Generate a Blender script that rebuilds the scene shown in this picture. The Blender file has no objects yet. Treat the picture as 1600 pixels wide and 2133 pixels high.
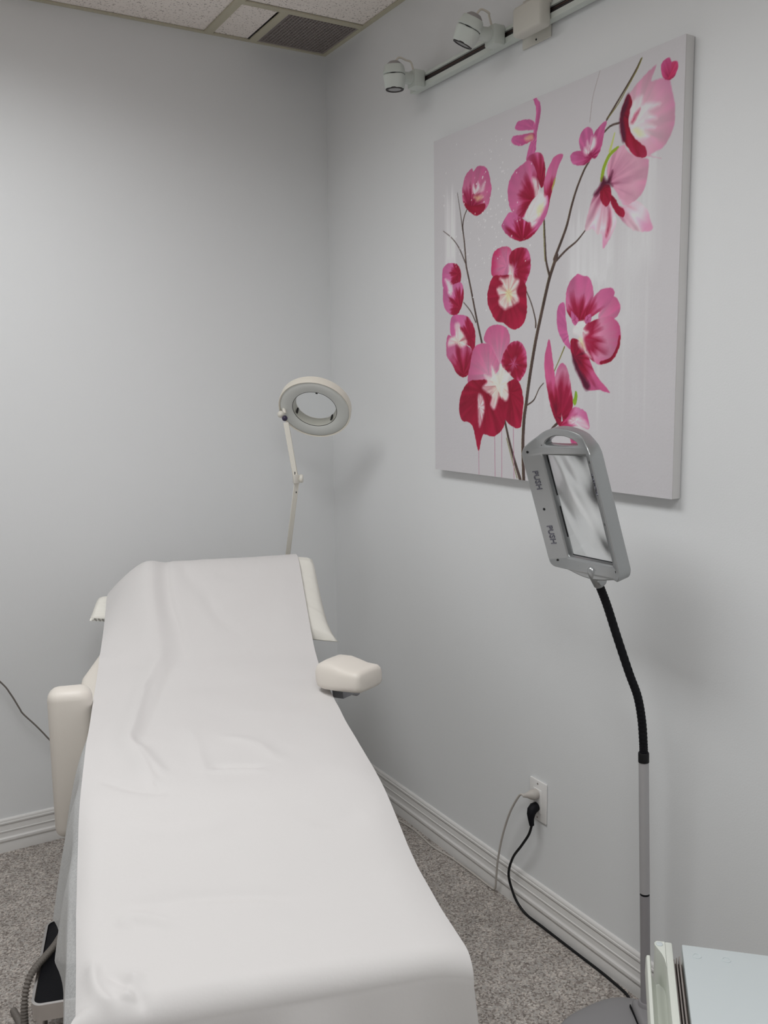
import bpy, bmesh, math, random
import numpy as np
from mathutils import Vector, Matrix
C = bpy.context.scene.collection
R = math.radians
# ---------------------------------------------------------------- camera, light, exposure
cam_d = bpy.data.cameras.new('camera'); cam = bpy.data.objects.new('camera', cam_d); C.objects.link(cam)
cam_d.sensor_fit = 'HORIZONTAL'; cam_d.sensor_width = 36.0; cam_d.lens = 36.0*1889.09/1600.0
cam_d.clip_start = 0.02
_r = Vector((0.86253809, -0.50582972, -0.01281937)); _f = Vector((0.4995651, 0.85533413, -0.13725246))
_u = _r.cross(_f)
M = Matrix.Identity(4)
for i in range(3):
    M[i][0] = _r[i]; M[i][1] = _u[i]; M[i][2] = -_f[i]
M[0][3], M[1][3], M[2][3] = -1.528, -2.982, 1.4599
cam.matrix_world = M
bpy.context.scene.camera = cam
sc = bpy.context.scene
sc.view_settings.view_transform = 'Standard'; sc.view_settings.look = 'None'
sc.view_settings.gamma = 1.0; sc.view_settings.use_curve_mapping = False
sc.view_settings.exposure = 0.0
w = bpy.data.worlds.new('world'); sc.world = w; w.use_nodes = True
w.node_tree.nodes['Background'].inputs[0].default_value = (0.5, 0.5, 0.5, 1)
w.node_tree.nodes['Background'].inputs[1].default_value = 0.05
# two recessed fluorescent fixtures of the suspended ceiling: centre, size and emission
TROFFERS = [((-1.345, -1.20), 13.4), ((-1.345, -3.03), 14.0)]
LIGHT_COL = (0.985, 1.0, 1.0)
CH = 2.60
for (tx, ty), pw in TROFFERS:      # the louvred fixtures throw their light downwards
    ld = bpy.data.lights.new('fluorescent_light', 'AREA'); ld.shape = 'RECTANGLE'; ld.size = .52; ld.size_y = 1.12
    ld.energy = pw; ld.color = LIGHT_COL; ld.spread = R(158)
    lo = bpy.data.objects.new('fluorescent_light', ld); C.objects.link(lo); lo.location = (tx, ty, CH-.006)

# ---------------------------------------------------------------- helpers
def S(r, g=None, b=None):
    'sRGB 0-255 to linear'
    if g is None: r, g, b = r
    o = []
    for c in (r, g, b):
        c /= 255.0
        o.append(c/12.92 if c <= .04045 else ((c+.055)/1.055)**2.4)
    return (*o, 1.0)

def mat(name, col, rough=.6, metal=0.0, spec=.5, bump=0.0, bscale=200.0, var=0.0, vscale=30.0, coat=0.0, **kw):
    m = bpy.data.materials.new(name); m.use_nodes = True
    nt = m.node_tree; b = nt.nodes['Principled BSDF']
    b.inputs['Base Color'].default_value = col; b.inputs['Roughness'].default_value = rough
    b.inputs['Metallic'].default_value = metal; b.inputs['Specular IOR Level'].default_value = spec
    b.inputs['Coat Weight'].default_value = coat
    for k, v in kw.items(): b.inputs[k.replace('_', ' ')].default_value = v
    tc = nt.nodes.new('ShaderNodeTexCoord')
    if var:
        n = nt.nodes.new('ShaderNodeTexNoise'); n.inputs['Scale'].default_value = vscale; n.inputs['Detail'].default_value = 5
        nt.links.new(tc.outputs['Object'], n.inputs['Vector'])
        r = nt.nodes.new('ShaderNodeMapRange'); r.inputs[3].default_value = 1-var; r.inputs[4].default_value = 1+var
        nt.links.new(n.outputs['Fac'], r.inputs[0])
        mx = nt.nodes.new('ShaderNodeMix'); mx.data_type = 'RGBA'; mx.blend_type = 'MULTIPLY'; mx.inputs[0].default_value = 1
        mx.inputs[6].default_value = col; nt.links.new(r.outputs[0], mx.inputs[7])
        nt.links.new(mx.outputs[2], b.inputs['Base Color'])
    if bump:
        n = nt.nodes.new('ShaderNodeTexNoise'); n.inputs['Scale'].default_value = bscale; n.inputs['Detail'].default_value = 4
        nt.links.new(tc.outputs['Object'], n.inputs['Vector'])
        bp = nt.nodes.new('ShaderNodeBump'); bp.inputs['Strength'].default_value = bump; bp.inputs['Distance'].default_value = .002
        nt.links.new(n.outputs['Fac'], bp.inputs['Height']); nt.links.new(bp.outputs['Normal'], b.inputs['Normal'])
    return m

def link(name, me, m, parent=None, smooth=False, loc=None):
    o = bpy.data.objects.new(name, me); C.objects.link(o)
    if m is not None: me.materials.append(m)
    if parent is not None: o.parent = parent
    if loc is not None: o.location = loc
    if smooth:
        me.polygons.foreach_set('use_smooth', [True]*len(me.polygons))
    return o

def from_bm(name, bm, m, parent=None, smooth=False, loc=None, auto=None):
    bmesh.ops.recalc_face_normals(bm, faces=bm.faces)
    me = bpy.data.meshes.new(name); bm.to_mesh(me); bm.free()
    o = link(name, me, m, parent, smooth or auto is not None, loc)
    if auto is not None: me.set_sharp_from_angle(angle=R(auto))
    return o

def raw(name, v, f, m, parent=None, smooth=False, loc=None):
    me = bpy.data.meshes.new(name); me.from_pydata([tuple(p) for p in v], [], f); me.update()
    return link(name, me, m, parent, smooth, loc)

def thing(name, label, cat, loc=(0, 0, 0), rotz=0.0, group=None):
    o = bpy.data.objects.new(name, None); C.objects.link(o); o.empty_display_size = .05
    o.location = loc; o.rotation_euler = (0, 0, rotz); o['label'] = label; o['category'] = cat
    if group: o['group'] = group
    return o

def tag(o, label, cat, group=None):
    o['label'] = label; o['category'] = cat
    if group: o['group'] = group
    return o

def struct(o):
    o['kind'] = 'structure'; return o

def add_box(bm, lo, hi, bev=0.0, seg=2, mtx=None):
    lo, hi = Vector(lo), Vector(hi)
    g = bmesh.ops.create_cube(bm, size=1.0)
    vs = g['verts']
    for v in vs:
        v.co = Vector((lo[i]+(v.co[i]+.5)*(hi[i]-lo[i]) for i in range(3)))
    if bev:
        es = list({e for v in vs for e in v.link_edges})
        r = bmesh.ops.bevel(bm, geom=es, offset=bev, segments=seg, profile=.5, affect='EDGES')
        vs = list({v for v in r['verts']} | {v for f in r['faces'] for v in f.verts} | {v for v in vs if v.is_valid})
    if mtx is not None:
        for v in vs: v.co = mtx @ v.co
    return vs

def box(name, lo, hi, m, parent=None, bev=0.0, seg=2, mtx=None):
    bm = bmesh.new(); add_box(bm, lo, hi, bev, seg, mtx)
    return from_bm(name, bm, m, parent, auto=35 if bev else None)

def add_lathe(bm, prof, n=48, mtx=None, closed=False, a0=0.0, a1=2*math.pi):
    full = abs(a1-a0-2*math.pi) < 1e-6
    k = n if full else n+1
    rings = []
    for i in range(k):
        a = a0+(a1-a0)*i/n
        row = []
        for (r, z) in prof:
            p = Vector((r*math.cos(a), r*math.sin(a), z))
            row.append(bm.verts.new(mtx @ p if mtx is not None else p))
        rings.append(row)
    m_ = len(prof)
    for i in range(n):
        A, B = rings[i], rings[(i+1) % k]
        for j in range(m_ if closed else m_-1):
            q = (A[j], B[j], B[(j+1) % m_], A[(j+1) % m_])
            try: bm.faces.new(q)
            except ValueError: pass
    bmesh.ops.remove_doubles(bm, verts=[v for r in rings for v in r], dist=1e-6)

def lathe(name, prof, m, parent=None, n=48, mtx=None, closed=False, auto=35):
    bm = bmesh.new(); add_lathe(bm, prof, n, mtx, closed)
    return from_bm(name, bm, m, parent, auto=auto)

def catmull(pts, k=8):
    P = [Vector(p) for p in pts]; out = []
    for i in range(len(P)-1):
        a, b, c, d = P[max(i-1, 0)], P[i], P[i+1], P[min(i+2, len(P)-1)]
        for j in range(k):
            t = j/k
            out.append(.5*((2*b)+(c-a)*t+(2*a-5*b+4*c-d)*t*t+(3*b-a-3*c+d)*t**3))
    out.append(P[-1]); return out

def add_tube(bm, path, rad, n=12, cap=True, ref=(0, 0, 1)):
    P = [Vector(p) for p in path]; rings = []; prev = None
    for i, p in enumerate(P):
        t = (P[min(i+1, len(P)-1)]-P[max(i-1, 0)]).normalized()
        if prev is None:
            rf = Vector(ref)
            if abs(t.dot(rf)) > .95: rf = Vector((1, 0, 0))
            nrm = (rf - t*t.dot(rf)).normalized()
        else:
            nrm = (prev - t*t.dot(prev)).normalized()
        prev = nrm; bi = t.cross(nrm)
        r = rad[i] if hasattr(rad, '__len__') else rad
        rings.append([bm.verts.new(p+nrm*(r*math.cos(2*math.pi*j/n))+bi*(r*math.sin(2*math.pi*j/n))) for j in range(n)])
    for i in range(len(rings)-1):
        for j in range(n):
            bm.faces.new((rings[i][j], rings[i][(j+1) % n], rings[i+1][(j+1) % n], rings[i+1][j]))
    if cap:
        bm.faces.new(rings[0][::-1]); bm.faces.new(rings[-1])

def tube(name, path, rad, m, parent=None, n=12, k=0):
    bm = bmesh.new(); add_tube(bm, catmull(path, k) if k else path, rad, n)
    return from_bm(name, bm, m, parent, auto=50)

def add_extrude(bm, prof, mtx, L):
    'closed 2D profile (x, y) extruded along +z by L and moved by mtx'
    a = [bm.verts.new(mtx @ Vector((x, y, 0))) for x, y in prof]
    b = [bm.verts.new(mtx @ Vector((x, y, L))) for x, y in prof]
    n = len(prof)
    for i in range(n): bm.faces.new((a[i], a[(i+1) % n], b[(i+1) % n], b[i]))
    bm.faces.new(a[::-1]); bm.faces.new(b)

def basis(x, y, z, o=(0, 0, 0)):
    m = Matrix.Identity(4)
    for i in range(3):
        m[i][0] = x[i]; m[i][1] = y[i]; m[i][2] = z[i]; m[i][3] = o[i]
    return m

def axis_to(d, o):
    'matrix taking +z to d'
    q = Vector((0, 0, 1)).rotation_difference(Vector(d).normalized()).to_matrix().to_4x4()
    return Matrix.Translation(Vector(o)) @ q

_rng = np.random.RandomState(7)
_LAT = _rng.rand(256, 256)
def vnoise(x, y):
    x = np.asarray(x, float); y = np.asarray(y, float)
    xi = np.floor(x).astype(int); yi = np.floor(y).astype(int); fx = x-xi; fy = y-yi
    fx = fx*fx*(3-2*fx); fy = fy*fy*(3-2*fy)
    g = lambda a, b: _LAT[a % 256, b % 256]
    return (g(xi, yi)*(1-fx)+g(xi+1, yi)*fx)*(1-fy)+(g(xi, yi+1)*(1-fx)+g(xi+1, yi+1)*fx)*fy

# ---------------------------------------------------------------- materials
M_WALL = mat('wall_paint', S(234, 235, 236), .55, spec=.25, bump=.12, bscale=260, var=.012, vscale=3)
M_TRIM = mat('trim_paint', S(226, 224, 222), .35, spec=.4)
M_BAR = mat('ceiling_bar', S(196, 190, 168), .45)
M_PAPER = mat('exam_paper', S(219, 216, 215), .7, spec=.2, bump=.10, bscale=120)
M_VINYL = mat('white_vinyl', S(232, 225, 216), .42, spec=.45, bump=.08, bscale=500)
M_PILLOW = mat('pillow_cotton', S(238, 235, 227), .8, spec=.15, bump=.15, bscale=600)
M_SILVER = mat('silver_paint', S(172, 174, 175), .30, metal=.75)
M_GREY = mat('grey_metal_paint', S(158, 155, 158), .42, metal=.15)
M_GREYB = mat('grey_base_paint', S(150, 148, 150), .5, metal=.1, bump=.05, bscale=400)
M_BLACK = mat('black_rubber', (.005, .005, .007, 1), .6, spec=.2)
M_BLACKG = mat('black_plastic', (.006, .006, .007, 1), .45, spec=.3)
M_CREAM = mat('cream_enamel', S(232, 226, 214), .4)
M_LAMPW = mat('lamp_white', S(226, 222, 212), .38)
M_TRACK = mat('track_white', S(214, 220, 214), .4)
M_BOX = mat('feed_box_white', S(214, 211, 202), .5)
M_DARK = mat('dark_slot', S(52, 47, 48), .6)
M_CORDW = mat('cord_grey_white', S(190, 184, 178), .5)
M_CORDG = mat('cord_grey', S(118, 112, 106), .6)
M_PLATE = mat('outlet_plastic', S(236, 234, 232), .3)
M_CHROME = mat('chrome', S(205, 202, 200), .18, metal=1.0)
M_CART = mat('cart_white', S(218, 221, 213), .4)
M_CARTTOP = mat('cart_top', S(204, 211, 213), .38)
M_SLIDE = mat('slide_metal', S(160, 152, 148), .45, metal=.4)
M_SCREW = mat('dark_screw', (.02, .02, .02, 1), .5, metal=.5)
M_PURPLE = mat('dark_knob', S(52, 44, 70), .45)
M_CASTER = mat('caster_grey', S(90, 90, 92), .5)

def glass(name, rough, ior, tint=(1, 1, 1, 1)):
    m = bpy.data.materials.new(name); m.use_nodes = True
    b = m.node_tree.nodes['Principled BSDF']
    b.inputs['Base Color'].default_value = tint; b.inputs['Roughness'].default_value = rough
    b.inputs['Transmission Weight'].default_value = 1.0; b.inputs['IOR'].default_value = ior
    return m
M_LENS = glass('acrylic_lens', .13, 1.45, (.97, .98, .98, 1))
M_LENS2 = glass('round_lens', .0, 1.12, (.98, .99, .99, 1))

def mat_diffuser():
    m = mat('ring_cover', S(222, 224, 220), .22, spec=.5)
    b = m.node_tree.nodes['Principled BSDF']
    return m
M_COVER = mat_diffuser()

def mat_sheet():
    m = bpy.data.materials.new('nonwoven_sheet'); m.use_nodes = True
    nt = m.node_tree; b = nt.nodes['Principled BSDF']
    b.inputs['Base Color'].default_value = S(244, 245, 246); b.inputs['Roughness'].default_value = .75
    tr = nt.nodes.new('ShaderNodeBsdfTransparent'); tl = nt.nodes.new('ShaderNodeBsdfTranslucent')
    tl.inputs[0].default_value = S(244, 246, 247)
    m1 = nt.nodes.new('ShaderNodeMixShader'); m1.inputs[0].default_value = .45
    nt.links.new(b.outputs[0], m1.inputs[1]); nt.links.new(tl.outputs[0], m1.inputs[2])
    m2 = nt.nodes.new('ShaderNodeMixShader')
    n = nt.nodes.new('ShaderNodeTexNoise'); n.inputs['Scale'].default_value = 350; n.inputs['Detail'].default_value = 3
    tc = nt.nodes.new('ShaderNodeTexCoord'); nt.links.new(tc.outputs['Object'], n.inputs['Vector'])
    mr = nt.nodes.new('ShaderNodeMapRange'); mr.inputs[1].default_value = .35; mr.inputs[2].default_value = .7
    mr.inputs[3].default_value = .16; mr.inputs[4].default_value = .34
    nt.links.new(n.outputs['Fac'], mr.inputs[0]); nt.links.new(mr.outputs[0], m2.inputs[0])
    nt.links.new(m1.outputs[0], m2.inputs[1]); nt.links.new(tr.outputs[0], m2.inputs[2])
    nt.links.new(m2.outputs[0], nt.nodes['Material Output'].inputs[0])
    return m
M_SHEET = mat_sheet()

def mat_floor():
    m = mat('speckled_carpet', S(140, 133, 128), .9, spec=.1)
    nt = m.node_tree; b = nt.nodes['Principled BSDF']
    tc = nt.nodes.new('ShaderNodeTexCoord')
    v = nt.nodes.new('ShaderNodeTexVoronoi'); v.inputs['Scale'].default_value = 230; v.inputs['Randomness'].default_value = 1
    nt.links.new(tc.outputs['Object'], v.inputs['Vector'])
    cr = nt.nodes.new('ShaderNodeValToRGB'); e = cr.color_ramp; e.interpolation = 'LINEAR'
    sep = nt.nodes.new('ShaderNodeSeparateColor'); nt.links.new(v.outputs['Color'], sep.inputs[0])
    nt.links.new(sep.outputs[0], cr.inputs[0])
    e.elements[0].position = 0; e.elements[0].color = S(126, 118, 113)
    e.elements[1].position = 1; e.elements[1].color = S(206, 200, 194)
    for p, c in ((.2, S(146, 138, 132)), (.45, S(172, 164, 158)), (.7, S(178, 174, 170)), (.88, S(194, 184, 176))):
        x = e.elements.new(p); x.color = c
    n = nt.nodes.new('ShaderNodeTexNoise'); n.inputs['Scale'].default_value = 22; n.inputs['Detail'].default_value = 6
    nt.links.new(tc.outputs['Object'], n.inputs['Vector'])
    r = nt.nodes.new('ShaderNodeMapRange'); r.inputs[1].default_value = .3; r.inputs[2].default_value = .7; r.inputs[3].default_value = .84; r.inputs[4].default_value = 1.12
    nt.links.new(n.outputs['Fac'], r.inputs[0])
    mx = nt.nodes.new('ShaderNodeMix'); mx.data_type = 'RGBA'; mx.blend_type = 'MULTIPLY'; mx.inputs[0].default_value = 1
    nt.links.new(cr.outputs[0], mx.inputs[6]); nt.links.new(r.outputs[0], mx.inputs[7])
    nt.links.new(mx.outputs[2], b.inputs['Base Color'])
    bp = nt.nodes.new('ShaderNodeBump'); bp.inputs['Strength'].default_value = .5; bp.inputs['Distance'].default_value = .002
    nt.links.new(v.outputs['Distance'], bp.inputs['Height']); nt.links.new(bp.outputs[0], b.inputs['Normal'])
    return m
M_FLOOR = mat_floor()

def mat_tile():
    m = mat('mineral_tile', S(214, 206, 200), .9, spec=.1)
    nt = m.node_tree; b = nt.nodes['Principled BSDF']
    tc = nt.nodes.new('ShaderNodeTexCoord')
    n = nt.nodes.new('ShaderNodeTexNoise'); n.inputs['Scale'].default_value = 170; n.inputs['Detail'].default_value = 3
    nt.links.new(tc.outputs['Object'], n.inputs['Vector'])
    cr = nt.nodes.new('ShaderNodeValToRGB'); e = cr.color_ramp
    e.elements[0].position = .29; e.elements[0].color = S(150, 138, 132)
    e.elements[1].position = .42; e.elements[1].color = S(250, 242, 235)
    nt.links.new(n.outputs['Fac'], cr.inputs[0]); nt.links.new(cr.outputs[0], b.inputs['Base Color'])
    bp = nt.nodes.new('ShaderNodeBump'); bp.inputs['Strength'].default_value = .4; bp.inputs['Distance'].default_value = .003
    nt.links.new(n.outputs['Fac'], bp.inputs['Height']); nt.links.new(bp.outputs[0], b.inputs['Normal'])
    return m
M_TILE = mat_tile()
def emit(name, col, s):
    m = bpy.data.materials.new(name); m.use_nodes = True
    b = m.node_tree.nodes['Principled BSDF']
    b.inputs['Base Color'].default_value = (.8, .8, .8, 1)
    b.inputs['Emission Color'].default_value = (*col, 1); b.inputs['Emission Strength'].default_value = s
    return m
# ---------------------------------------------------------------- room shell
XL, YF = -3.3, -4.2
struct(box('floor', (XL, YF, -.1), (0, 0, 0), M_FLOOR))
struct(box('wall_back', (XL-.1, 0, -.1), (.1, .1, CH+.12), M_WALL))
struct(box('wall_right', (0, YF-.1, -.1), (.1, 0, CH+.12), M_WALL))
struct(box('wall_left', (XL-.1, YF-.1, -.1), (XL, 0, CH+.12), M_WALL))
struct(box('wall_front', (XL, YF-.1, -.1), (0, YF, CH+.12), M_WALL))
ceiling = struct(box('ceiling', (XL, YF, CH+.10), (0, 0, CH+.12), M_TILE))
# suspended grid: border angles, main bars, cross bars, tiles, a filler beside the grille
BX = [-.43-.61*k for k in range(5)] + [XL]
def bar(lo, hi): box('tee_bar', lo, hi, M_BAR, ceiling)
def ctile(x0, x1, y0, y1):
    g = .009
    box('ceiling_tile', (x0+g, y0+g, CH+.004), (x1-g, y1-g, CH+.018), M_TILE, ceiling, bev=.003, seg=1)
bar((XL, -.016, CH-.001), (0, 0, CH+.003)); bar((-.016, YF, CH-.001), (0, -.016, CH+.003))
bar((XL, YF, CH-.001), (XL+.016, -.016, CH+.003)); bar((XL+.016, YF, CH-.001), (-.016, YF+.016, CH+.003))
for x in BX[:-1]:
    bar((x-.014, YF+.016, CH-.002), (x+.014, -.016, CH+.003))
    box('tee_web', (x-.003, YF+.016, CH+.003), (x+.003, -.016, CH+.03), M_BAR, ceiling)
cols = [(0.0, BX[0])] + [(BX[i], BX[i+1]) for i in range(5)]
for ci, (xa, xb) in enumerate(cols):
    ys = [0, -.285, -.59] if ci == 0 else [0, -.59]
    while ys[-1] > YF+.05:
        ys.append(max(ys[-1]-(.61 if ci == 2 else 1.22), YF))
    for a, b in zip(ys[:-1], ys[1:]):
        lit = ci == 2 and any(b-.02 < ty+.61-.01 and a+.02 > ty-.61+.01 for (tx, ty), s in TROFFERS)
        if b > YF+.01 and not (ci == 2 and any(ty-.60 < b < ty+.60 for (tx, ty), s in TROFFERS)):
            bar((xb+.014, b-.012, CH-.0015), (min(xa-.014, -.016), b+.012, CH+.003))
        if lit: continue
        if ci == 0 and a == 0:
            ctile(-.43, -.283, -.285, 0); bar((-.289, -.273, CH-.0015), (-.263, -.016, CH+.003))
        else:
            ctile(xb, xa, b, a)

# eggcrate return-air grille in the corner of the ceiling
vent = thing('air_vent_grille', 'square brown-grey return air grille set in the ceiling corner', 'vent', (-.1395, -.1445, CH))
M_VENT = mat('vent_brown_grey', S(166, 157, 154), .5, metal=.2)
bm = bmesh.new()
hx, hy = .1235, .1285
add_box(bm, (-hx, -hy, .001), (hx, -hy+.006, .012)); add_box(bm, (-hx, hy-.006, .001), (hx, hy, .012))
add_box(bm, (-hx, -hy+.006, .001), (-hx+.006, hy-.006, .012)); add_box(bm, (hx-.006, -hy+.006, .001), (hx, hy-.006, .012))
from_bm('vent_frame', bm, M_VENT, vent)
bm = bmesh.new()
for i in range(1, 21):
    x = -hx+2*hx*i/21; add_box(bm, (x-.0012, -hy+.006, .003), (x+.0012, hy-.006, .0118))
    y = -hy+2*hy*i/21; add_box(bm, (-hx+.006, y-.0012, .0034), (hx-.006, y+.0012, .0114))
g = from_bm('grille_lattice', bm, M_VENT, vent); g['kind'] = 'stuff'
box('vent_backing', (-hx, -hy, .0122), (hx, hy, .016), mat('vent_mesh', S(176, 167, 164), .7), vent)

# fluorescent fixtures
for i, ((tx, ty), s) in enumerate(TROFFERS):
    t = thing('ceiling_light', ['recessed fluorescent ceiling panel above the treatment bed', 'recessed fluorescent ceiling panel behind the camera position'][i], 'light', (tx, ty, CH))
    bm = bmesh.new()
    a, b = .290, .596
    add_box(bm, (-a, -b, -.004), (a, -b+.03, .06)); add_box(bm, (-a, b-.03, -.004), (a, b, .06))
    add_box(bm, (-a, -b+.03, -.004), (-a+.03, b-.03, .06)); add_box(bm, (a-.03, -b+.03, -.004), (a, b-.03, .06))
    from_bm('frame', bm, M_BAR, t)
    box('diffuser', (-a+.03, -b+.03, .004), (a-.03, b-.03, .010), emit('fluorescent_diffuser', LIGHT_COL, 2.0), t)

# moulded baseboards
BP = [(0, 0), (.017, 0), (.017, .030), (.0155, .033), (.020, .036), (.0215, .041), (.020, .046), (.0145, .049), (.0135, .052),
      (.0125, .066), (.0155, .0672), (.0155, .070), (.0125, .0712), (.0115, .076), (.0085, .090), (.0130, .0915), (.0145, .0945), (.0130, .0975),
      (.0100, .0985), (.0105, .101), (.0085, .1055), (.004, .1085), (0, .1088)]
BP = [(x*.70, z) for x, z in BP]
def baseboard(name, o, out, along, L):
    bm = bmesh.new()
    add_extrude(bm, BP, basis(out, (0, 0, 1), along, o), L)
    return struct(from_bm(name, bm, M_TRIM, None, auto=40))
baseboard('baseboard_back', (XL+.022, 0, 0), (0, -1, 0), (1, 0, 0), -XL-.044)
baseboard('baseboard_right', (0, YF+.022, 0), (-1, 0, 0), (0, 1, 0), -YF-.022)
baseboard('baseboard_left', (XL, YF+.022, 0), (1, 0, 0), (0, 1, 0), -YF-.022)
baseboard('baseboard_front', (XL+.022, YF, 0), (0, 1, 0), (1, 0, 0), -XL-.044)

# ---------------------------------------------------------------- painting
PY1, PY2, PZ1, PZ2, PD = -.7209, -1.6325, 1.2125, 2.1499, .0267
PW, PH = PY1-PY2, PZ2-PZ1
PAINT_COL = {
 'brown': (74, 58, 54), 'olive': (118, 112, 50), 'grey': (150, 138, 138), 'lime': (138, 162, 40), 'limepale': (182, 190, 110), 'drip': (176, 120, 146)}
RAMP = {
 'pale': [(0, (188, 100, 136)), (.25, (212, 142, 172)), (.7, (220, 160, 184)), (1, (212, 140, 172))],
 'palew': [(0, (196, 96, 134)), (.35, (218, 160, 184)), (.75, (232, 208, 216)), (1, (216, 146, 180))],
 'pale5': [(0, (236, 222, 226)), (.35, (226, 180, 198)), (.7, (218, 156, 182)), (1, (206, 132, 168))],
 'crim': [(0, (146, 14, 44)), (1, (168, 24, 60))], 'crim5': [(0, (120, 14, 44)), (.5, (158, 14, 46)), (1, (176, 38, 78))],
 'crimt': [(0, (190, 60, 96)), (1, (200, 110, 140))],
 'crim2': [(0, (142, 14, 46)), (.5, (170, 32, 72)), (1, (202, 100, 150))],
 'crimr': [(0, (204, 92, 140)), (.3, (150, 16, 48)), (.75, (164, 24, 60)), (1, (198, 80, 130))],
 'pink': [(0, (184, 64, 116)), (.4, (202, 98, 152)), (1, (200, 94, 150))],
 'pink4': [(0, (146, 18, 66)), (.35, (194, 74, 130)), (1, (202, 100, 156))], 'pink4r': [(0, (200, 100, 156)), (.6, (196, 80, 138)), (1, (180, 50, 100))],
 'mauve': [(0, (204, 96, 152)), (1, (200, 92, 150))],
 'pinkc': [(0, (152, 14, 46)), (.35, (172, 32, 72)), (.6, (204, 104, 150)), (1, (200, 92, 144))],
 'pinkc1': [(0, (140, 16, 52)), (.3, (172, 40, 84)), (.55, (206, 110, 150)), (1, (196, 90, 140))],
 'pinkb': [(0, (150, 12, 46)), (.3, (166, 20, 60)), (.5, (204, 96, 150)), (1, (204, 100, 154))],
 'pinkb2': [(0, (164, 18, 56)), (.4, (190, 60, 110)), (.7, (216, 130, 176)), (1, (204, 96, 150))],
 'pinkr': [(0, (210, 120, 160)), (.5, (208, 110, 150)), (1, (190, 50, 100))],
 'pinkl': [(0, (214, 150, 180)), (.5, (208, 116, 156)), (1, (200, 92, 140))],
 'pinkd': [(0, (130, 18, 50)), (.25, (160, 20, 54)), (.55, (204, 86, 136)), (1, (200, 84, 136))],
 'split': [(0, (154, 16, 50)), (.4, (168, 24, 64)), (.55, (206, 104, 156)), (1, (200, 92, 150))],
 'stripe': [(0, (190, 60, 100)), (.3, (170, 24, 64)), (.6, (212, 130, 165)), (1, (196, 80, 130))],
 'stripe2': [(0, (150, 16, 52)), (.5, (172, 30, 70)), (.75, (214, 130, 165)), (1, (200, 92, 144))],
 'white': [(0, (232, 222, 222)), (1, (228, 214, 218))], 'cream': [(0, (236, 228, 206)), (.5, (234, 226, 216)), (1, (228, 206, 212))],
 'yellow': [(0, (226, 214, 140)), (1, (232, 222, 180))], 'maroon': [(0, (84, 20, 46)), (1, (96, 26, 56))],
 'hot': [(0, (172, 30, 80)), (.5, (200, 60, 116)), (1, (206, 84, 142))], 'hot2': [(0, (190, 40, 86)), (1, (206, 60, 110))],
 'lime': [(0, (142, 180, 50)), (1, (134, 176, 44))], 'limet': [(0, (176, 160, 70)), (1, (190, 170, 100))]}
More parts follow.
